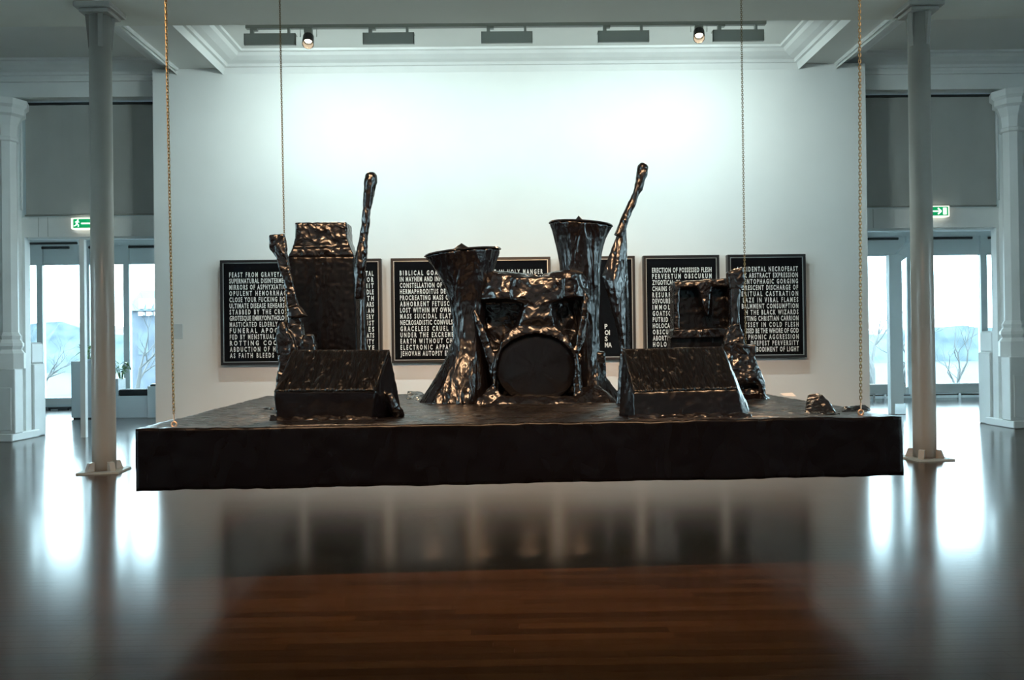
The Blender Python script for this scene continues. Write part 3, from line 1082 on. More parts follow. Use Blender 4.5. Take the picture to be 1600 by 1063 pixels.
# ------------------------------------------------------------------ posters
POSTERS = [
    (344, 464, 'FEAST FROM GRAVEYARD', ['FEAST FROM GRAVEYARD', 'SUPERNATURAL DISINTERMENT', 'MIRRORS OF ASPHYXIATION', 'OPULENT HEMORRHAGE', 'CLOSE YOUR FUCKING BO', 'ULTIMATE DISEASE REHEARSAL',
        'STABBED BY THE CROSS', 'GROTESQUE EMBRYOPATHOLOGY', 'MASTICATED ELDERLY', 'FUNERAL APOC', 'FED BY MENSTRUAL DI', 'ROTTING COCK', 'ABDUCTION OF HOL', 'AS FAITH BLEEDS WITH'], 'L'),
    (476, 596, None, ['ETAL', 'TOR', 'MIT', 'NDLE', 'ATH', 'CARS', 'GAN', 'TERY', 'RIST', 'HES', 'OATS', 'NITY', 'EYE', ''], 'R'),
    (611, 731, 'BIBLICAL GOAT', ['BIBLICAL GOA', 'IN MAYHEM AND INFE', 'CONSTELLATION OF', 'HERMAPHRODITUS DE', 'PROCREATING MASS C', 'ABHORRENT FETUSC', 'LOST WITHIN MY OWN', 'MASS SUICIDAL ELATION',
        'NECROSADISTIC CONVULSION', 'GRACELESS CRUEL N', 'UNDER THE EXCREMENT', 'EARTH WITHOUT CH', 'ELECTRONIC APPARI', 'JEHOVAH AUTOPSY EUP'], 'L'),
    (742, 861, None, ['MIT IN HOLY MANGER', 'UCIFIXION'] + [''] * 12, 'R'),
    (876, 993, None, [''] * 9 + ['P', 'OI', 'S', 'MA', ''], 'M'),
    (1006, 1125, 'ERECTION', ['ERECTION OF POSSESSED FLESH', 'PERVERTUM OBSCURUM', 'ZYGOTICAL CA', 'CHAINS OF', 'RESURRE', 'DEVOURED', 'IMMOLA', 'GOATSOD', 'PUTRID IN', 'HOLOCAUS', 'OBSCURE', 'ABORTED', 'HOLOC', 'AROUSE'], 'L'),
    (1138, 1260, 'ACCIDENTAL', ['ACCIDENTAL NECROFEAST', 'CK ABSTRACT EXPRESSION', 'CENTOPHAGIC GORGING', 'ORESCENT DISCHARGE OF', 'ERITUAL CASTRATION', 'LAZE IN VIRAL FLAMES', 'BALMMENT CONSUMPTION',
        'H THE BLACK WIZARDS', 'TTING CHRISTIAN CARRION', 'YSSEY IN COLD FLESH', 'SSED BE THE WHORE OF GOD', 'PHONIC AGGRESSION', 'DEEPEST PERVERSITY', 'EMBODIMENT OF LIGHT'], 'R'),
]
# share of the column width the visible letters take, where the rest of the line is hidden
FRAC = {('FUNERAL APOC'): 0.80, 'CLOSE YOUR FUCKING BO': 0.93, 'FED BY MENSTRUAL DI': 0.86, 'ROTTING COCK': 0.86, 'ABDUCTION OF HOL': 0.88, 'MASTICATED ELDERLY': 0.80,
        'BIBLICAL GOA': 0.63, 'IN MAYHEM AND INFE': 0.72, 'CONSTELLATION OF': 0.70, 'HERMAPHRODITUS DE': 0.76, 'PROCREATING MASS C': 0.80, 'ABHORRENT FETUSC': 0.82, 'LOST WITHIN MY OWN': 0.84,
        'GRACELESS CRUEL N': 0.90, 'EARTH WITHOUT CH': 0.86, 'ELECTRONIC APPARI': 0.88, 'JEHOVAH AUTOPSY EUP': 0.86,
        'ZYGOTICAL CA': 0.48, 'CHAINS OF': 0.36, 'RESURRE': 0.36, 'DEVOURED': 0.35, 'IMMOLA': 0.36, 'GOATSOD': 0.37, 'PUTRID IN': 0.37, 'HOLOCAUS': 0.37, 'OBSCURE': 0.36, 'ABORTED': 0.32, 'HOLOC': 0.29, 'AROUSE': 0.30,
        'ETAL': .17, 'TOR': .17, 'MIT': .15, 'NDLE': .17, 'ATH': .18, 'CARS': .17, 'GAN': .16, 'TERY': .18, 'RIST': .16, 'HES': .17, 'OATS': .18, 'NITY': .18, 'EYE': .16,
        'MIT IN HOLY MANGER': 0.92, 'UCIFIXION': 0.56, 'P': .05, 'OI': .09, 'S': .05, 'MA': .12,
        'CK ABSTRACT EXPRESSION': 0.92, 'CENTOPHAGIC GORGING': .93, 'ORESCENT DISCHARGE OF': .92, 'ERITUAL CASTRATION': .92, 'LAZE IN VIRAL FLAMES': .90, 'BALMMENT CONSUMPTION': .92,
        'H THE BLACK WIZARDS': .86, 'TTING CHRISTIAN CARRION': .88, 'YSSEY IN COLD FLESH': .88, 'SSED BE THE WHORE OF GOD': .86, 'PHONIC AGGRESSION': .82, 'DEEPEST PERVERSITY': .78, 'EMBODIMENT OF LIGHT': .78}


def glyph_line(text, width, cap_h):
    """one line of condensed capitals as a flat mesh, letter-spaced to the given width; origin at its lower left"""
    c = bpy.data.curves.new('txt', 'FONT')
    c.body = text
    c.size = 1.0
    c.resolution_u = 2
    c.offset = 0.030
    o = bpy.data.objects.new('txt', c)
    COL.objects.link(o)

    def ext(sp):
        c.space_character = sp
        bpy.context.view_layer.update()
        xs = [b[0] for b in o.bound_box]
        ys = [b[1] for b in o.bound_box]
        return min(xs), max(xs), min(ys), max(ys)
    e1 = ext(1.0)
    hgt = 0.73
    sy = cap_h / hgt
    kx = sy * 0.52                      # condensed
    w1 = (e1[1] - e1[0]) * kx
    sp = 1.0
    if len(text) > 2:
        e2 = ext(1.3)
        w2 = (e2[1] - e2[0]) * kx
        sp = 1.0 + 0.3 * (width - w1) / max(w2 - w1, 1e-6)
        sp = min(max(sp, 0.94), 1.7)
    e = ext(sp)
    kx *= width / ((e[1] - e[0]) * kx)
    dg = bpy.context.evaluated_depsgraph_get()
    me = bpy.data.meshes.new_from_object(o.evaluated_get(dg))
    me.transform(Matrix.Translation((-e[0] * kx, 0, 0)) @ Matrix.Diagonal((kx, sy, 1, 1)))
    bpy.data.objects.remove(o)
    return me


PZ0, PZ1 = 1.305, 3.125
labels_p = ['framed black poster of white capitals, leftmost, first line FEAST FROM', 'framed black poster mostly hidden behind the tall amplifier stack',
            'framed black poster of white capitals, first line BIBLICAL GOA', 'framed black poster ending HOLY MANGER, behind the drum kit',
            'framed black poster mostly hidden behind the tall cymbal and right boom', 'framed black poster of white capitals, first line ERECTION OF POSSESSED FLESH',
            'framed black poster of white capitals, rightmost, first line ending NECROFEAST']
for k, (pa, pb, first, lines, align) in enumerate(POSTERS):
    x0, x1 = Q(pa, 480, WALL_Y - 0.14).x, Q(pb, 480, WALL_Y - 0.14).x
    z0, z1 = PZ0 + (0.01 if k > 3 else 0), PZ1
    t = thing('framed_poster', ((x0 + x1) / 2, WALL_Y, z0), labels_p[k], 'poster', 'row of black text posters')
    fw = 0.045
    yb, yf = WALL_Y - 0.002, WALL_Y - 0.14
    for dims in ((x0, x1, yf, yb, z1 - fw, z1), (x0, x1, yf, yb, z0, z0 + fw), (x0, x0 + fw, yf, yb, z0 + fw, z1 - fw), (x1 - fw, x1, yf, yb, z0 + fw, z1 - fw)):
        simple_box('frame_member', M_BLACK, t, *dims, bevel=0.004)
    bm = bm_()
    g0, g1 = fw, fw + 0.013
    for dims in ((x0 + g0, x1 - g0, z1 - g1, z1 - g0), (x0 + g0, x1 - g0, z0 + g0, z0 + g1), (x0 + g0, x0 + g1, z0 + g1, z1 - g1), (x1 - g1, x1 - g0, z0 + g1, z1 - g1)):
        box(bm, dims[0], dims[1], yf + 0.012, yb, dims[2], dims[3])
    finish('silver_fillet', bm, M_FRAMELINE, t)
    simple_box('print', M_PRINT, t, x0 + fw, x1 - fw, yf + 0.02, yb, z0 + fw, z1 - fw)
    # lettering: 14 lines
    tx0, tx1 = x0 + 0.155, x1 - 0.135
    W = tx1 - tx0
    ztop, pitch = z1 - 0.295, 0.1078
    vs, fs = [], []
    for i, ln in enumerate(lines):
        if not ln:
            continue
        w = W * FRAC.get(ln, 1.0)
        gm = glyph_line(ln, w, 0.084)
        xo = tx0 if align == 'L' else tx1 - w if align == 'R' else tx0 + 0.60 * W
        zo = ztop - pitch * i
        b = len(vs)
        vs += [(xo + v.co.x, yf + 0.0185, zo + v.co.y) for v in gm.vertices]
        fs += [tuple(b + j for j in p.vertices) for p in gm.polygons]
        bpy.data.meshes.remove(gm)
    if vs:
        me = bpy.data.meshes.new('lettering')
        me.from_pydata(vs, [], fs)
        o = link('lettering', me, M_LETTER, t)
        o['kind'] = 'stuff'          # letters too small to pick apart

_p = Q(278, 518, WALL_Y)
t = simple_box('wall_label', M_LABEL, None, _p.x - 0.09, _p.x + 0.09, WALL_Y - 0.008, WALL_Y, _p.z - 0.13, _p.z + 0.13, bevel=0.002)
tag(t, 'small pale caption card on the wall beside the left chain', 'label')

# ------------------------------------------------------------------ the hanging platform
PT = 1.09               # top
PB = 0.695              # underside
FL = Vector((-2.355, 5.328, 0))
FR = Vector((2.654, 5.526, 0))
ux = (FR - FL).normalized()
uy = Vector((-ux.y, ux.x, 0))
PW = (FR - FL).length
PD = 3.42


def plat(a, b, z):
    """a along the front edge, b into depth"""
    return FL + ux * a + uy * b + Vector((0, 0, z))


def crumple(p, amp, sc):
    return Vector((noise.noise(p * sc), noise.noise(p * sc + Vector((7.3, 1.1, 4.2))), noise.noise(p * sc + Vector((2.9, 9.1, 3.3))))) * amp


bm = bm_()


def grid(fn, nu, nv):
    g = [[bm.verts.new(fn(i / nu, j / nv)) for j in range(nv + 1)] for i in range(nu + 1)]
    for i in range(nu):
        for j in range(nv):
            bm.faces.new((g[i][j], g[i + 1][j], g[i + 1][j + 1], g[i][j + 1]))


H_ = PT - PB
grid(lambda u, v: plat(u * PW, v * PD, PT), 200, 130)
grid(lambda u, v: plat(u * PW, v * PD, PB), 200, 130)
grid(lambda u, v: plat(u * PW, 0, PB + v * H_), 200, 16)
grid(lambda u, v: plat(u * PW, PD, PB + v * H_), 200, 16)
grid(lambda u, v: plat(0, u * PD, PB + v * H_), 130, 16)
grid(lambda u, v: plat(PW, u * PD, PB + v * H_), 130, 16)
bmesh.ops.remove_doubles(bm, verts=bm.verts, dist=0.001)
for v in bm.verts:
    p = v.co.copy()
    v.co += crumple(p, 0.007, 3.0) + crumple(p, 0.005, 11.0)
pl = thing('hanging_platform', plat(PW / 2, PD / 2, PB), 'wide black tape-covered platform hanging from four chains', 'platform')
dk = finish('deck', bm, M_TAPE_TOP, pl, True)
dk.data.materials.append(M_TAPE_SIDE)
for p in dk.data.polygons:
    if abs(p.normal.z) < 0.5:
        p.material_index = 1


# ------------------------------------------------------------------ chains
def chain(bottom, top, label, wire=0.0032):
    t = thing('chain', bottom, label, 'chain', 'chains carrying the platform')
    d = (top - bottom)
    L = d.length
    d.normalize()
    bm = bm_()
    start = 0.10
    pitch = 0.0215
    k = 0
    s = start
    while s < L:
        c = bottom + d * s
        torus(bm, c, (0.25, 1, 0) if k % 2 else (1, -0.25, 0), 0.0075, wire, 10, 5, stretch=0.0065)
        s += pitch
        k += 1
    o = finish('links', bm, M_BRASS, t)
    o['kind'] = 'stuff'
    bm = bm_()
    torus(bm, bottom + Vector((0, 0, 0.02)), (0.1, 1, 0), 0.017, 0.006, 18, 8)
    finish('eye_ring', bm, M_COPPER, t, True)
    bm = bm_()
    tube(bm, [tuple(bottom + Vector((0, 0, 0.036))), tuple(bottom + d * (start - 0.005))], 0.005, 8)
    finish('shackle_bolt', bm, M_COPPER, t)
    bm = bm_()
    lathe(bm, top.x, top.y, [(0.02, top.z - 0.02), (0.05, top.z - 0.01), (0.05, top.z)], 16)
    finish('ceiling_plate', bm, M_DARK, t)


def chain_at(bpx, bpy_, d, tpx, tpy, label):
    b = Q(bpx, bpy_, d)
    b.z = PT - 0.005
    q = Q(tpx, tpy, d)
    dirv = (q - b) / (q.z - b.z)
    chain(b, b + dirv * (CEIL_Z - b.z), label)


chain_at(272, 668, QZ(272, 667, PT).y, 259, 0, 'brass chain at the front left corner of the platform')
chain_at(1345, 648, QZ(1345, 648, PT).y, 1343, 0, 'brass chain at the front right corner of the platform')
chain_at(449, 622, 8.45, 437, 0, 'thin brass chain at the rear left corner, behind the amplifier')
chain_at(1166, 612, 8.62, 1158, 0, 'thin brass chain at the rear right corner, behind the guitar')


# ------------------------------------------------------------------ tape-wrapped sculptures
def sculpt(name, hulls, parent, m, voxel=0.014, smooth=4, folds=0.008, wr=0.004, stretch=(9, 9, 2.5), floor_z=PT - 0.004):
    """union of solid pieces skinned with one stretched surface, then folded and crumpled"""
    bm = bm_()
    for h in hulls:
        if callable(h):
            h(bm)
        else:
            hull(bm, h)
    bmesh.ops.recalc_face_normals(bm, faces=bm.faces)
    me = bpy.data.meshes.new('tmp')
    bm.to_mesh(me)
    bm.free()
    o = bpy.data.objects.new('tmp', me)
    COL.objects.link(o)
    r = o.modifiers.new('r', 'REMESH')
    r.mode = 'VOXEL'
    r.voxel_size = voxel
    if smooth:
        s = o.modifiers.new('s', 'SMOOTH')
        s.factor = 0.5
        s.iterations = smooth
    dg = bpy.context.evaluated_depsgraph_get()
    out = bpy.data.meshes.new_from_object(o.evaluated_get(dg))
    bpy.data.objects.remove(o)
    bpy.data.meshes.remove(me)
    st = Vector(stretch)
    nrm = [v.normal.copy() for v in out.vertices]
    for v, n in zip(out.vertices, nrm):
        p = v.co
        q = Vector((p.x * st.x, p.y * st.y, p.z * st.z))
        a = 1 - abs(noise.noise(q)) * 2
        dsp = folds * (a - 0.4) + wr * noise.noise(p * 26) + wr * 0.7 * (1 - 2 * abs(noise.noise(p * 15 + Vector((3, 3, 3)))))
        v.co = p + n * dsp
        if v.co.z < floor_z:
            v.co.z = floor_z
    for p in out.polygons:
        p.use_smooth = True
    return link(name, out, m, parent)


def pts(d, *pp):
    """measured outline points with thickness: each (px, py[, extra depth])"""
    return [Q(p[0], p[1], d + (p[2] if len(p) > 2 else 0)) for p in pp]


def slabh(d, th, *pp):
    """outline pushed back by th"""
    f = pts(d, *pp)
    return f + [v + Vector((0, th, 0)) for v in f]


def ringh(px, py, d, hw, flat=0.85, tilt=0.0, n=18):
    """horizontal ring: half width in measured pixels"""
    c = Q(px, py, d)
    r = hw * d / F
    return [Vector((c.x + r * math.cos(2 * math.pi * k / n), c.y + flat * r * math.sin(2 * math.pi * k / n), c.z + tilt * math.cos(2 * math.pi * k / n))) for k in range(n)]


def drape(d, rings, flat=0.85):
    """stack of rings -> list of frusta"""
    out = []
    for a, b in zip(rings, rings[1:]):
        out.append(ringh(a[0], a[1], d, a[2], flat, a[3] if len(a) > 3 else 0) + ringh(b[0], b[1], d, b[2], flat, b[3] if len(b) > 3 else 0))
    return out


def ground(v):
    return Vector((v.x, v.y, PT - 0.01))


def disc_y(px, py, d, rx, rz, n=40):
    c = Q(px, py, d)
    return [Vector((c.x + rx * math.cos(2 * math.pi * k / n), c.y, c.z + rz * math.sin(2 * math.pi * k / n))) for k in range(n)]


# ---- drum kit
kit = thing('drum_kit', ground(Q(838, 630, 7.3)), 'drum kit with toms and bass drum wrapped in crumpled black tape', 'drum kit')
shell = []
shell.append(disc_y(838, 577, 7.33, 0.350, 0.305) + disc_y(838, 577, 7.85, 0.34, 0.31))
# toms
shell.append(ringh(797, 432, 7.52, 43, 0.9) + ringh(790, 470, 7.52, 50, 0.9) + ringh(775, 426, 7.5, 18, 0.9))
shell.append(ringh(880, 429, 7.52, 32, 1.0) + ringh(884, 468, 7.52, 38, 0.9) + ringh(890, 422, 7.5, 8, 1.0) + ringh(900, 440, 7.5, 18, 1.0))
shell.append(pts(7.24, (800, 432), (800, 470), (880, 432), (880, 468), (842, 440, -.01), (840, 478, -.02), (800, 435, .4), (880, 435, .4), (800, 470, .4), (880, 468, .4)))
# ridge between the toms running down to the bass drum hoop
shell.append(pts(7.24, (824, 462), (858, 462), (812, 506, 0.0), (866, 506, 0.0), (839, 500, -.03), (824, 470, .3), (858, 470, .3), (800, 515, .3), (878, 515, .3)))
ARCH = [(768, 630), (772, 612), (773, 596), (774, 578), (777, 562), (784, 547), (795, 535), (812, 526), (838, 521), (864, 526), (880, 535), (892, 547), (899, 562), (902, 578), (902, 596), (904, 612), (908, 630)]
for (ax, ay), (bx_, by_) in zip(ARCH, ARCH[1:]):
    k = 1.16 if min(ay, by_) > 545 else 1.34
    o1, o2 = [(838 + (px - 838) * (1.05 if py > 540 else 1.1), 577 + (py - 577) * k) for px, py in ((ax, ay), (bx_, by_))]
    shell.append(pts(7.235, (ax, ay), (bx_, by_), (o1[0], o1[1], .02), (o2[0], o2[1], .02), (ax, ay, .25), (bx_, by_, .25), (o1[0], o1[1], .35), (o2[0], o2[1], .35)))
# mass behind
shell.append(slabh(7.62, 0.3, (745, 430), (918, 440), (925, 560), (745, 560)))
shell.append(slabh(7.6, 0.3, (740, 550), (945, 550), (950, 632), (735, 632)))
# web sheet on the right
shell.append(pts(7.25, (914, 452), (921, 470), (917, 500), (900, 560), (897, 545), (908, 480), (921, 470, .2), (912, 540, .2)))
shell.append(pts(7.25, (900, 548), (906, 600), (908, 632), (896, 600), (903, 560, .3), (915, 632, .3), (898, 632)))
# web on the left between hi-hat drape and bass drum
shell.append(pts(7.3, (738, 486), (744, 482), (775, 556), (776, 604), (770, 600), (738, 486, .25), (770, 600, .3)))
# skirts on the deck
shell.append([ground(v) for v in pts(7.15, (735, 632), (798, 632), (765, 630, .2))] + pts(7.26, (766, 602), (772, 600)))
shell.append([ground(v) for v in pts(7.13, (790, 632), (905, 632), (790, 632, .3), (905, 632, .3))] + pts(7.22, (800, 622), (850, 626), (893, 619), (780, 618)))
shell.append([ground(v) for v in pts(7.15, (900, 632), (968, 630), (960, 630, .5), (900, 632, .5))] + pts(7.3, (905, 608), (930, 600), (950, 614)))
sculpt('drum_shells', shell, kit, M_TAPE, 0.012, 11, 0.010, 0.003, (9, 9, 6))
bm = bm_()
_c = disc_y(838, 576, 7.30, 0.350, 0.306)
_cc = Q(838, 576, 7.30)
rr = []
for sc_, dy in ((1.0, 0.03), (1.0, 0.002), (0.985, -0.001), (0.8, -0.001), (0.5, -0.001), (0.2, -0.001)):
    rr.append([bm.verts.new((_cc.x + (v.x - _cc.x) * sc_, _cc.y + dy + 0.004 * noise.noise(v * 9), _cc.z + (v.z - _cc.z) * sc_)) for v in _c])
for a, b in zip(rr, rr[1:]):
    for k in range(len(a)):
        bm.faces.new((a[k], a[(k + 1) % len(a)], b[(k + 1) % len(b)], b[k]))
bm.faces.new(rr[-1])
finish('bass_drum_head', bm, M_TAPE_FLAT, kit, True)

def cymbal_stand(d, rings, ctr, hw, tilt, nut):
    o = sculpt('cymbal_stand', drape(d, rings), kit, M_TAPE_V, 0.012, 3, 0.013, 0.002, (8, 8, 1.5))
    bm = bm_()
    hull(bm, ringh(ctr[0], ctr[1], d, hw, 0.85, tilt, 36) + ringh(ctr[0], ctr[1] - 2.2, d, hw - 1.5, 0.85, tilt, 36) + ringh(ctr[0], ctr[1] - 5, d, hw * 0.36, 0.85, tilt * .3, 20))
    finish('cymbal', bm, M_TAPE, o)
    bm = bm_()
    n0, n1, n2, w = nut
    hull(bm, ringh(n0, n1, d, w, 0.9) + ringh(n0, (n1 + n2) / 2, d, w * 0.42, 0.9) + [Q(n0 - 1, n2, d)])
    finish('wing_nut', bm, M_TAPE, o)
    return o


cymbal_stand(7.5, [(723, 396, 58, 0.030), (724, 404, 54, 0.02), (727, 424, 44), (730, 446, 36), (731, 472, 28), (732, 502, 25), (733, 530, 26), (730, 558, 32), (723, 590, 42), (716, 612, 50), (711, 632, 57)],
             (723, 395.5), 60.5, 0.032, (722, 391, 380, 17))
cymbal_stand(7.68, [(907, 352, 49, -0.02), (907, 358, 46, -0.015), (907, 374, 40), (907, 395, 35), (908, 425, 31), (911, 465, 25), (914, 510, 20), (918, 560, 20), (923, 592, 25), (932, 614, 33), (938, 632, 38)],
             (907.5, 351.5), 50.5, -0.021, (905, 348, 337, 10))

# ---- floor monitors
def monitor(label, fbl, fbr, ftl, ftr, rl, rr_, bl, br, d_ft, d_r):
    fbl, fbr, bl, br = [ground(QZ(*p, PT)) for p in (fbl, fbr, bl, br)]
    t = thing('floor_monitor', (fbl + fbr + bl + br) / 4, label, 'floor monitor', 'wrapped floor monitors')
    ftl, ftr = Q(*ftl, d_ft), Q(*ftr, d_ft)
    rl, rr_ = Q(*rl, d_r), Q(*rr_, d_r)
    sculpt('body', [[fbl, fbr, bl, br, ftl, ftr, rl, rr_]], t, M_TAPE_FLAT, 0.011, 1, 0.003, 0.0025, (10, 10, 4))
    # strips of tape laid over the sloping face
    n = (ftr - ftl).cross(rl - ftl).normalized()
    if n.y > 0:
        n = -n
    if n.z < 0:
        n = -n
    bm = bm_()
    nu, nv = 60, 24
    g = []
    for i in range(nu + 1):
        col_ = []
        for j in range(nv + 1):
            u, v = i / nu, j / nv
            p = ftl.lerp(ftr, u).lerp(rl.lerp(rr_, u), v)
            h = 0.010 + 0.004 * noise.noise(Vector((u * 26 + v * 3, v * 2, label.__len__()))) + 0.003 * noise.noise(p * 12)
            if i in (0, nu) or j in (0, nv):
                h = 0.002
            col_.append(bm.verts.new(p + n * h))
        g.append(col_)
    for i in range(nu):
        for j in range(nv):
            bm.faces.new((g[i][j], g[i + 1][j], g[i + 1][j + 1], g[i][j + 1]))
    bmesh.ops.solidify(bm, geom=bm.faces[:], thickness=0.004)
    finish('tape_strips', bm, M_TAPE_ROOF, t, True)
    # crumpled tape skirt at the foot
    e = (fbr - fbl).normalized()
    q = Vector((e.y, -e.x, 0))
    sk = []
    for i in range(14):
        p = fbl.lerp(fbr, i / 13)
        w = 0.03 + 0.02 * random.random()
        a = e * 0.045
        sk.append([p - a + q * w, p + a + q * w, p - a - q * 0.03, p + a - q * 0.03, p - a - q * 0.01 + Vector((0, 0, 0.03 + 0.02 * random.random())), p + a - q * 0.01 + Vector((0, 0, 0.03))])
    sculpt('tape_skirt', sk, t, M_TAPE, 0.01, 2, 0.008, 0.006, (14, 14, 14))
    return t


ml = monitor('wedge floor monitor wrapped in tape before the tall amplifier', (432, 657), (580, 655), (428, 613), (586, 612), (458, 547), (609, 547), (452, 645), (629, 648), 5.83, 6.16)
# bent tape-covered cable against its side
_pp = [QZ(590, 652, PT), Q(594, 628, 5.95), Q(600, 614, 5.97), Q(608, 617, 5.95), Q(616, 634, 5.95), QZ(624, 651, PT)]
sculpt('cable_loop', [lambda b: tube(b, [tuple(p) for p in _pp], [0.03, 0.022, 0.018, 0.02, 0.03, 0.045], 8)], ml, M_TAPE, 0.008, 2, 0.006, 0.004, (14, 14, 14))
monitor('wedge floor monitor wrapped in tape before the small amplifier', (992, 653), (1163, 651), (990, 614), (1153, 609), (973, 546), (1129, 542), (966, 649), (1173, 642), 5.715, 6.05)

# ---- tall amplifier
am = thing('amplifier_stack', ground(Q(503, 620, 8.05)), 'tall amplifier stack wrapped in black tape behind the left monitor', 'amplifier')
_bl, _br = Q(452, 640, 8.0), Q(561, 640, 8.0)
fr = pts(8.0, (449, 401), (553, 400)) + [ground(_bl), ground(_br)]
sculpt('cabinet', [fr + [v + Vector((0, 0.36, 0)) for v in fr]], am, M_TAPE_FLAT, 0.013, 1, 0.003, 0.003, (10, 10, 2))
hd = slabh(8.02, 0.28, (461, 348), (541, 347), (461, 379), (543, 375))
fl = slabh(8.02, 0.28, (461, 372), (542, 370), (457, 388), (547, 386))
fl2 = slabh(8.0, 0.34, (457, 388), (547, 386), (449, 402), (553, 401))
sculpt('amp_head', [hd, fl, fl2], am, M_TAPE, 0.011, 1, 0.004, 0.003, (8, 8, 6))

# ---- left guitar
gl = thing('electric_guitar', ground(Q(455, 640, 7.25)), 'tape-wrapped guitar leaning before the tall amplifier', 'guitar', 'wrapped guitars')
sculpt('headstock', [slabh(7.25, .06, (420, 367), (443, 366), (447, 388), (443, 404), (432, 404), (421, 389))], gl, M_TAPE, 0.009, 2, 0.005, 0.003, (14, 14, 6))
sculpt('neck', [slabh(7.25, .055, (430, 398), (446, 392), (454, 432), (441, 436)), slabh(7.24, .06, (441, 432), (454, 428), (466, 482), (450, 487)),
                slabh(7.22, .09, (450, 482), (465, 478), (478, 494), (462, 496), (449, 496))], gl, M_TAPE, 0.009, 2, 0.005, 0.003, (14, 14, 5))
gb = [slabh(7.22, .09, (437, 504), (444, 502), (447, 510), (450, 528), (437, 530), (428, 517)),
      slabh(7.22, .10, (430, 524), (452, 518), (462, 545), (455, 575), (436, 575)),
      slabh(7.25, .09, (452, 494), (468, 494), (474, 530), (472, 560), (450, 560)),
      slabh(7.22, .12, (437, 560), (478, 552), (480, 600), (460, 625), (430, 605), (434, 580)),
      slabh(7.22, .10, (472, 532), (478, 522), (487, 523), (491, 535), (492, 560), (474, 560)),
      [ground(v) for v in pts(7.2, (432, 630), (488, 630), (432, 630, .2), (488, 630, .2))] + slabh(7.22, .1, (431, 600), (482, 600))]
sculpt('body', gb, gl, M_TAPE, 0.011, 3, 0.008, 0.005, (12, 12, 9))

# ---- left boom stand
bs = thing('microphone_stand', ground(Q(567, 630, 7.75)), 'wrapped boom stand with thick raised club end beside the tall amplifier', 'microphone stand', 'wrapped boom stands')
D = 7.75


def path(d, items):
    return [tuple(Q(a, b, d)) for a, b, r in items], [r * d / F for a, b, r in items]


_p1, _r1 = path(D, [(580, 270, 5), (580, 274, 8.5), (579, 283, 9.5), (577, 300, 8), (574, 325, 6.5), (571, 350, 6), (568, 372, 6.5), (565, 395, 9), (563, 415, 9), (560, 442, 7), (558, 464, 5), (558, 467, 3)])
sculpt('boom', [lambda b: tube(b, _p1, _r1, 12)], bs, M_TAPE_V, 0.008, 2, 0.006, 0.004, (12, 12, 4))
_p2, _r2 = path(D + 0.03, [(566, 425, 6), (567, 470, 5.5), (568, 540, 6)])
_p2.append(tuple(ground(Q(569, 620, D + 0.03))))
_r2.append(0.05)
sculpt('pole', [lambda b: tube(b, _p2, _r2, 10)], bs, M_TAPE_V, 0.009, 1, 0.003, 0.002, (12, 12, 3))
bm = bm_()
lathe(bm, bs.location.x, D + 0.03, [(0.16, PT - 0.005), (0.15, PT + 0.02), (0.05, PT + 0.05)], 20)
finish('foot', bm, M_TAPE, bs)

# ---- right boom stand with stretched wing
br_ = thing('microphone_stand', ground(Q(978, 620, 7.05)), 'wrapped boom stand with stretched wing and raised club end beside the drum kit', 'microphone stand', 'wrapped boom stands')
D = 7.0
_p3, _r3 = path(D, [(1006, 256, 5), (1005, 260, 8), (1003, 272, 9), (999, 288, 7.5), (993, 305, 5.5), (986, 322, 5.5), (978, 338, 6), (972, 354, 7), (966, 370, 7)])
sculpt('boom', [lambda b: tube(b, _p3, _r3, 12)], br_, M_TAPE_V, 0.008, 2, 0.006, 0.004, (12, 12, 4))
wing = [pts(D, (972, 345), (978, 358), (978, 400, .08), (979, 430, .1), (985, 548, .12), (959, 445, -.08), (976, 548, -.02), (962, 375), (970, 548, .05)),
        pts(D, (966, 362), (952, 402), (940, 432), (945, 440), (959, 446, -.08), (974, 365, -.02), (962, 380, .05), (942, 434, .05)),
        pts(D, (942, 434), (948, 436), (959, 445, -.08), (976, 548, -.02), (970, 545, .04), (944, 436, .04)),
        pts(D, (970, 540), (985, 540, .1), (976, 540, -.02)) + [ground(v) for v in pts(D, (962, 620), (992, 620, .1), (976, 620, -.08))]]
sculpt('wing', wing, br_, M_TAPE_V, 0.010, 2, 0.007, 0.003, (13, 13, 2))

# ---- small amplifier
sa = thing('small_amplifier', ground(Q(1100, 620, 8.0)), 'small open-fronted amplifier wrapped in tape behind the right monitor', 'amplifier')
D = 7.95
parts = [slabh(D, .20, (1053, 441), (1062, 438), (1062, 528), (1053, 528)),                       # left cheek
         slabh(D, .20, (1053, 441), (1146, 434), (1146, 447), (1053, 450)),                       # top rail
         slabh(D, .20, (1139, 436), (1152, 435), (1152, 526), (1139, 526)),                       # right cheek
         slabh(D - .03, .23, (1049, 529), (1052, 516), (1146, 512), (1149, 526)),                 # lower shelf
         pts(D, (1090, 446), (1112, 445), (1101, 486, .02), (1106, 494, .02), (1090, 446, .18), (1112, 445, .18), (1096, 490, .18), (1112, 492, .18))]  # ridge
sculpt('cabinet', parts, sa, M_TAPE, 0.010, 3, 0.005, 0.004, (9, 9, 9))
sculpt('recessed_back', [slabh(D + .16, .035, (1056, 442), (1146, 438), (1146, 525), (1056, 525))], sa, M_TAPE_FLAT, 0.010, 1, 0.004, 0.003, (9, 9, 9))
_f = pts(D + .04, (1048, 526), (1150, 524)) + [ground(v) for v in pts(D + .04, (1048, 620), (1150, 620))]
sculpt('base_cabinet', [_f + [v + Vector((0, .16, 0)) for v in _f]], sa, M_TAPE_FLAT, 0.012, 1, 0.003, 0.002)

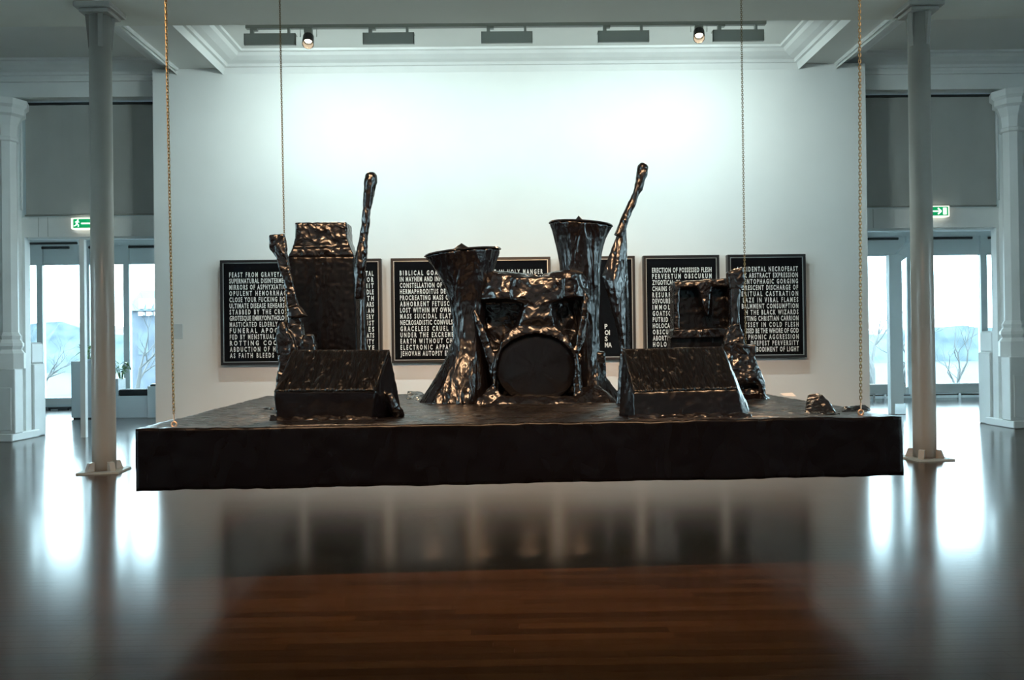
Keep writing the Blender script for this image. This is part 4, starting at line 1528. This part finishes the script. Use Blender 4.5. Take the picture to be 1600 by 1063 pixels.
# ---- right guitar
gr = thing('electric_guitar', ground(Q(1160, 622, 7.5)), 'tape-wrapped guitar standing upright before the small amplifier', 'guitar', 'wrapped guitars')
D = 7.42
sculpt('headstock', [slabh(D, .07, (1137, 425), (1148, 421), (1161, 418), (1164, 438), (1159, 452), (1141, 453))], gr, M_TAPE, 0.009, 2, 0.006, 0.004, (14, 14, 8))
sculpt('neck', [slabh(D, .06, (1142, 448), (1157, 448), (1155, 518), (1143, 518))], gr, M_TAPE_V, 0.009, 1, 0.004, 0.002, (14, 14, 3))
gb = [slabh(D, .09, (1141, 508), (1156, 505), (1161, 525), (1168, 546), (1160, 560), (1128, 556), (1134, 528)),
      slabh(D, .08, (1160, 540), (1170, 544), (1180, 538), (1181, 548), (1178, 566), (1158, 566)),
      pts(D, (1128, 550), (1178, 558), (1190, 585), (1194, 600), (1150, 596, -.06), (1178, 590, -.05), (1130, 600), (1128, 550, .12), (1178, 558, .12), (1194, 600, .14), (1130, 600, .14)),
      pts(D, (1184, 590, -.03), (1194, 598), (1196, 622), (1188, 624), (1194, 600, .15), (1196, 622, .2)),
      [ground(v) for v in pts(D, (1130, 622), (1197, 622), (1130, 622, .25), (1197, 622, .25))] + pts(D + .1, (1130, 590), (1188, 590), (1130, 590, .1), (1188, 590, .1)),
      [ground(v) for v in pts(D - .12, (1150, 626), (1198, 624), (1150, 626, .3), (1205, 622, .3))] + pts(D, (1160, 619), (1192, 617))]
sculpt('body', gb, gr, M_TAPE, 0.010, 3, 0.008, 0.005, (12, 12, 9))

# ---- loose lumps on the deck
def deck_pts(h, *pp):
    return [QZ(p[0], p[1], PT) + Vector((0, 0, p[2] if len(p) > 2 else -0.01)) for p in pp]


t = thing('tape_covered_pedal', ground(QZ(1282, 642, PT)), 'ragged lump wrapped in black tape near the front right chain', 'pedal')
sculpt('body', [deck_pts(0, (1258, 645), (1306, 645), (1260, 636), (1302, 638), (1263, 641, .105), (1284, 642, .115), (1277, 640, .12), (1296, 643, .06))], t, M_TAPE, 0.006, 1, 0.007, 0.004, (26, 26, 8))
sculpt('tape_skirt', [deck_pts(0, (1250, 648), (1312, 648), (1252, 640), (1315, 638), (1275, 644, .012))], t, M_TAPE, 0.006, 1, 0.006, 0.005, (30, 30, 30))
t = sculpt('tape_fold', [deck_pts(0, (1314, 644), (1345, 642), (1362, 641), (1318, 637), (1358, 637), (1320, 641, .022), (1350, 639, .026))], None, M_TAPE, 0.006, 1, 0.006, 0.004, (20, 20, 20))
tag(t, 'flat fold of black tape at the foot of the front right chain', 'tape')
t = sculpt('tape_bundle', [deck_pts(0, (634, 624), (664, 627), (637, 617), (662, 618), (638, 621, .06), (660, 622, .055))], None, M_TAPE, 0.007, 1, 0.006, 0.004, (16, 16, 16))
tag(t, 'small bundle of black tape left of the short cymbal stand', 'tape')
t = sculpt('tape_scrap', [deck_pts(0, (408, 641), (430, 643), (412, 637), (430, 637), (420, 640, .02))], None, M_TAPE, 0.006, 1, 0.006, 0.004, (20, 20, 20))
tag(t, 'ragged scrap of tape on the deck left of the left monitor', 'tape')
bm = bm_()
hull(bm, deck_pts(0, (1219, 617.5, .006), (1238, 617, .006), (1244, 621, .006), (1224, 620, .006)) + deck_pts(0, (1219, 617.5, .016), (1238, 617, .02), (1244, 621, .010), (1224, 620, .010)))
tag(finish('paper_scrap', bm, M_PAPER), 'white paper scrap at the rear edge of the platform', 'paper')
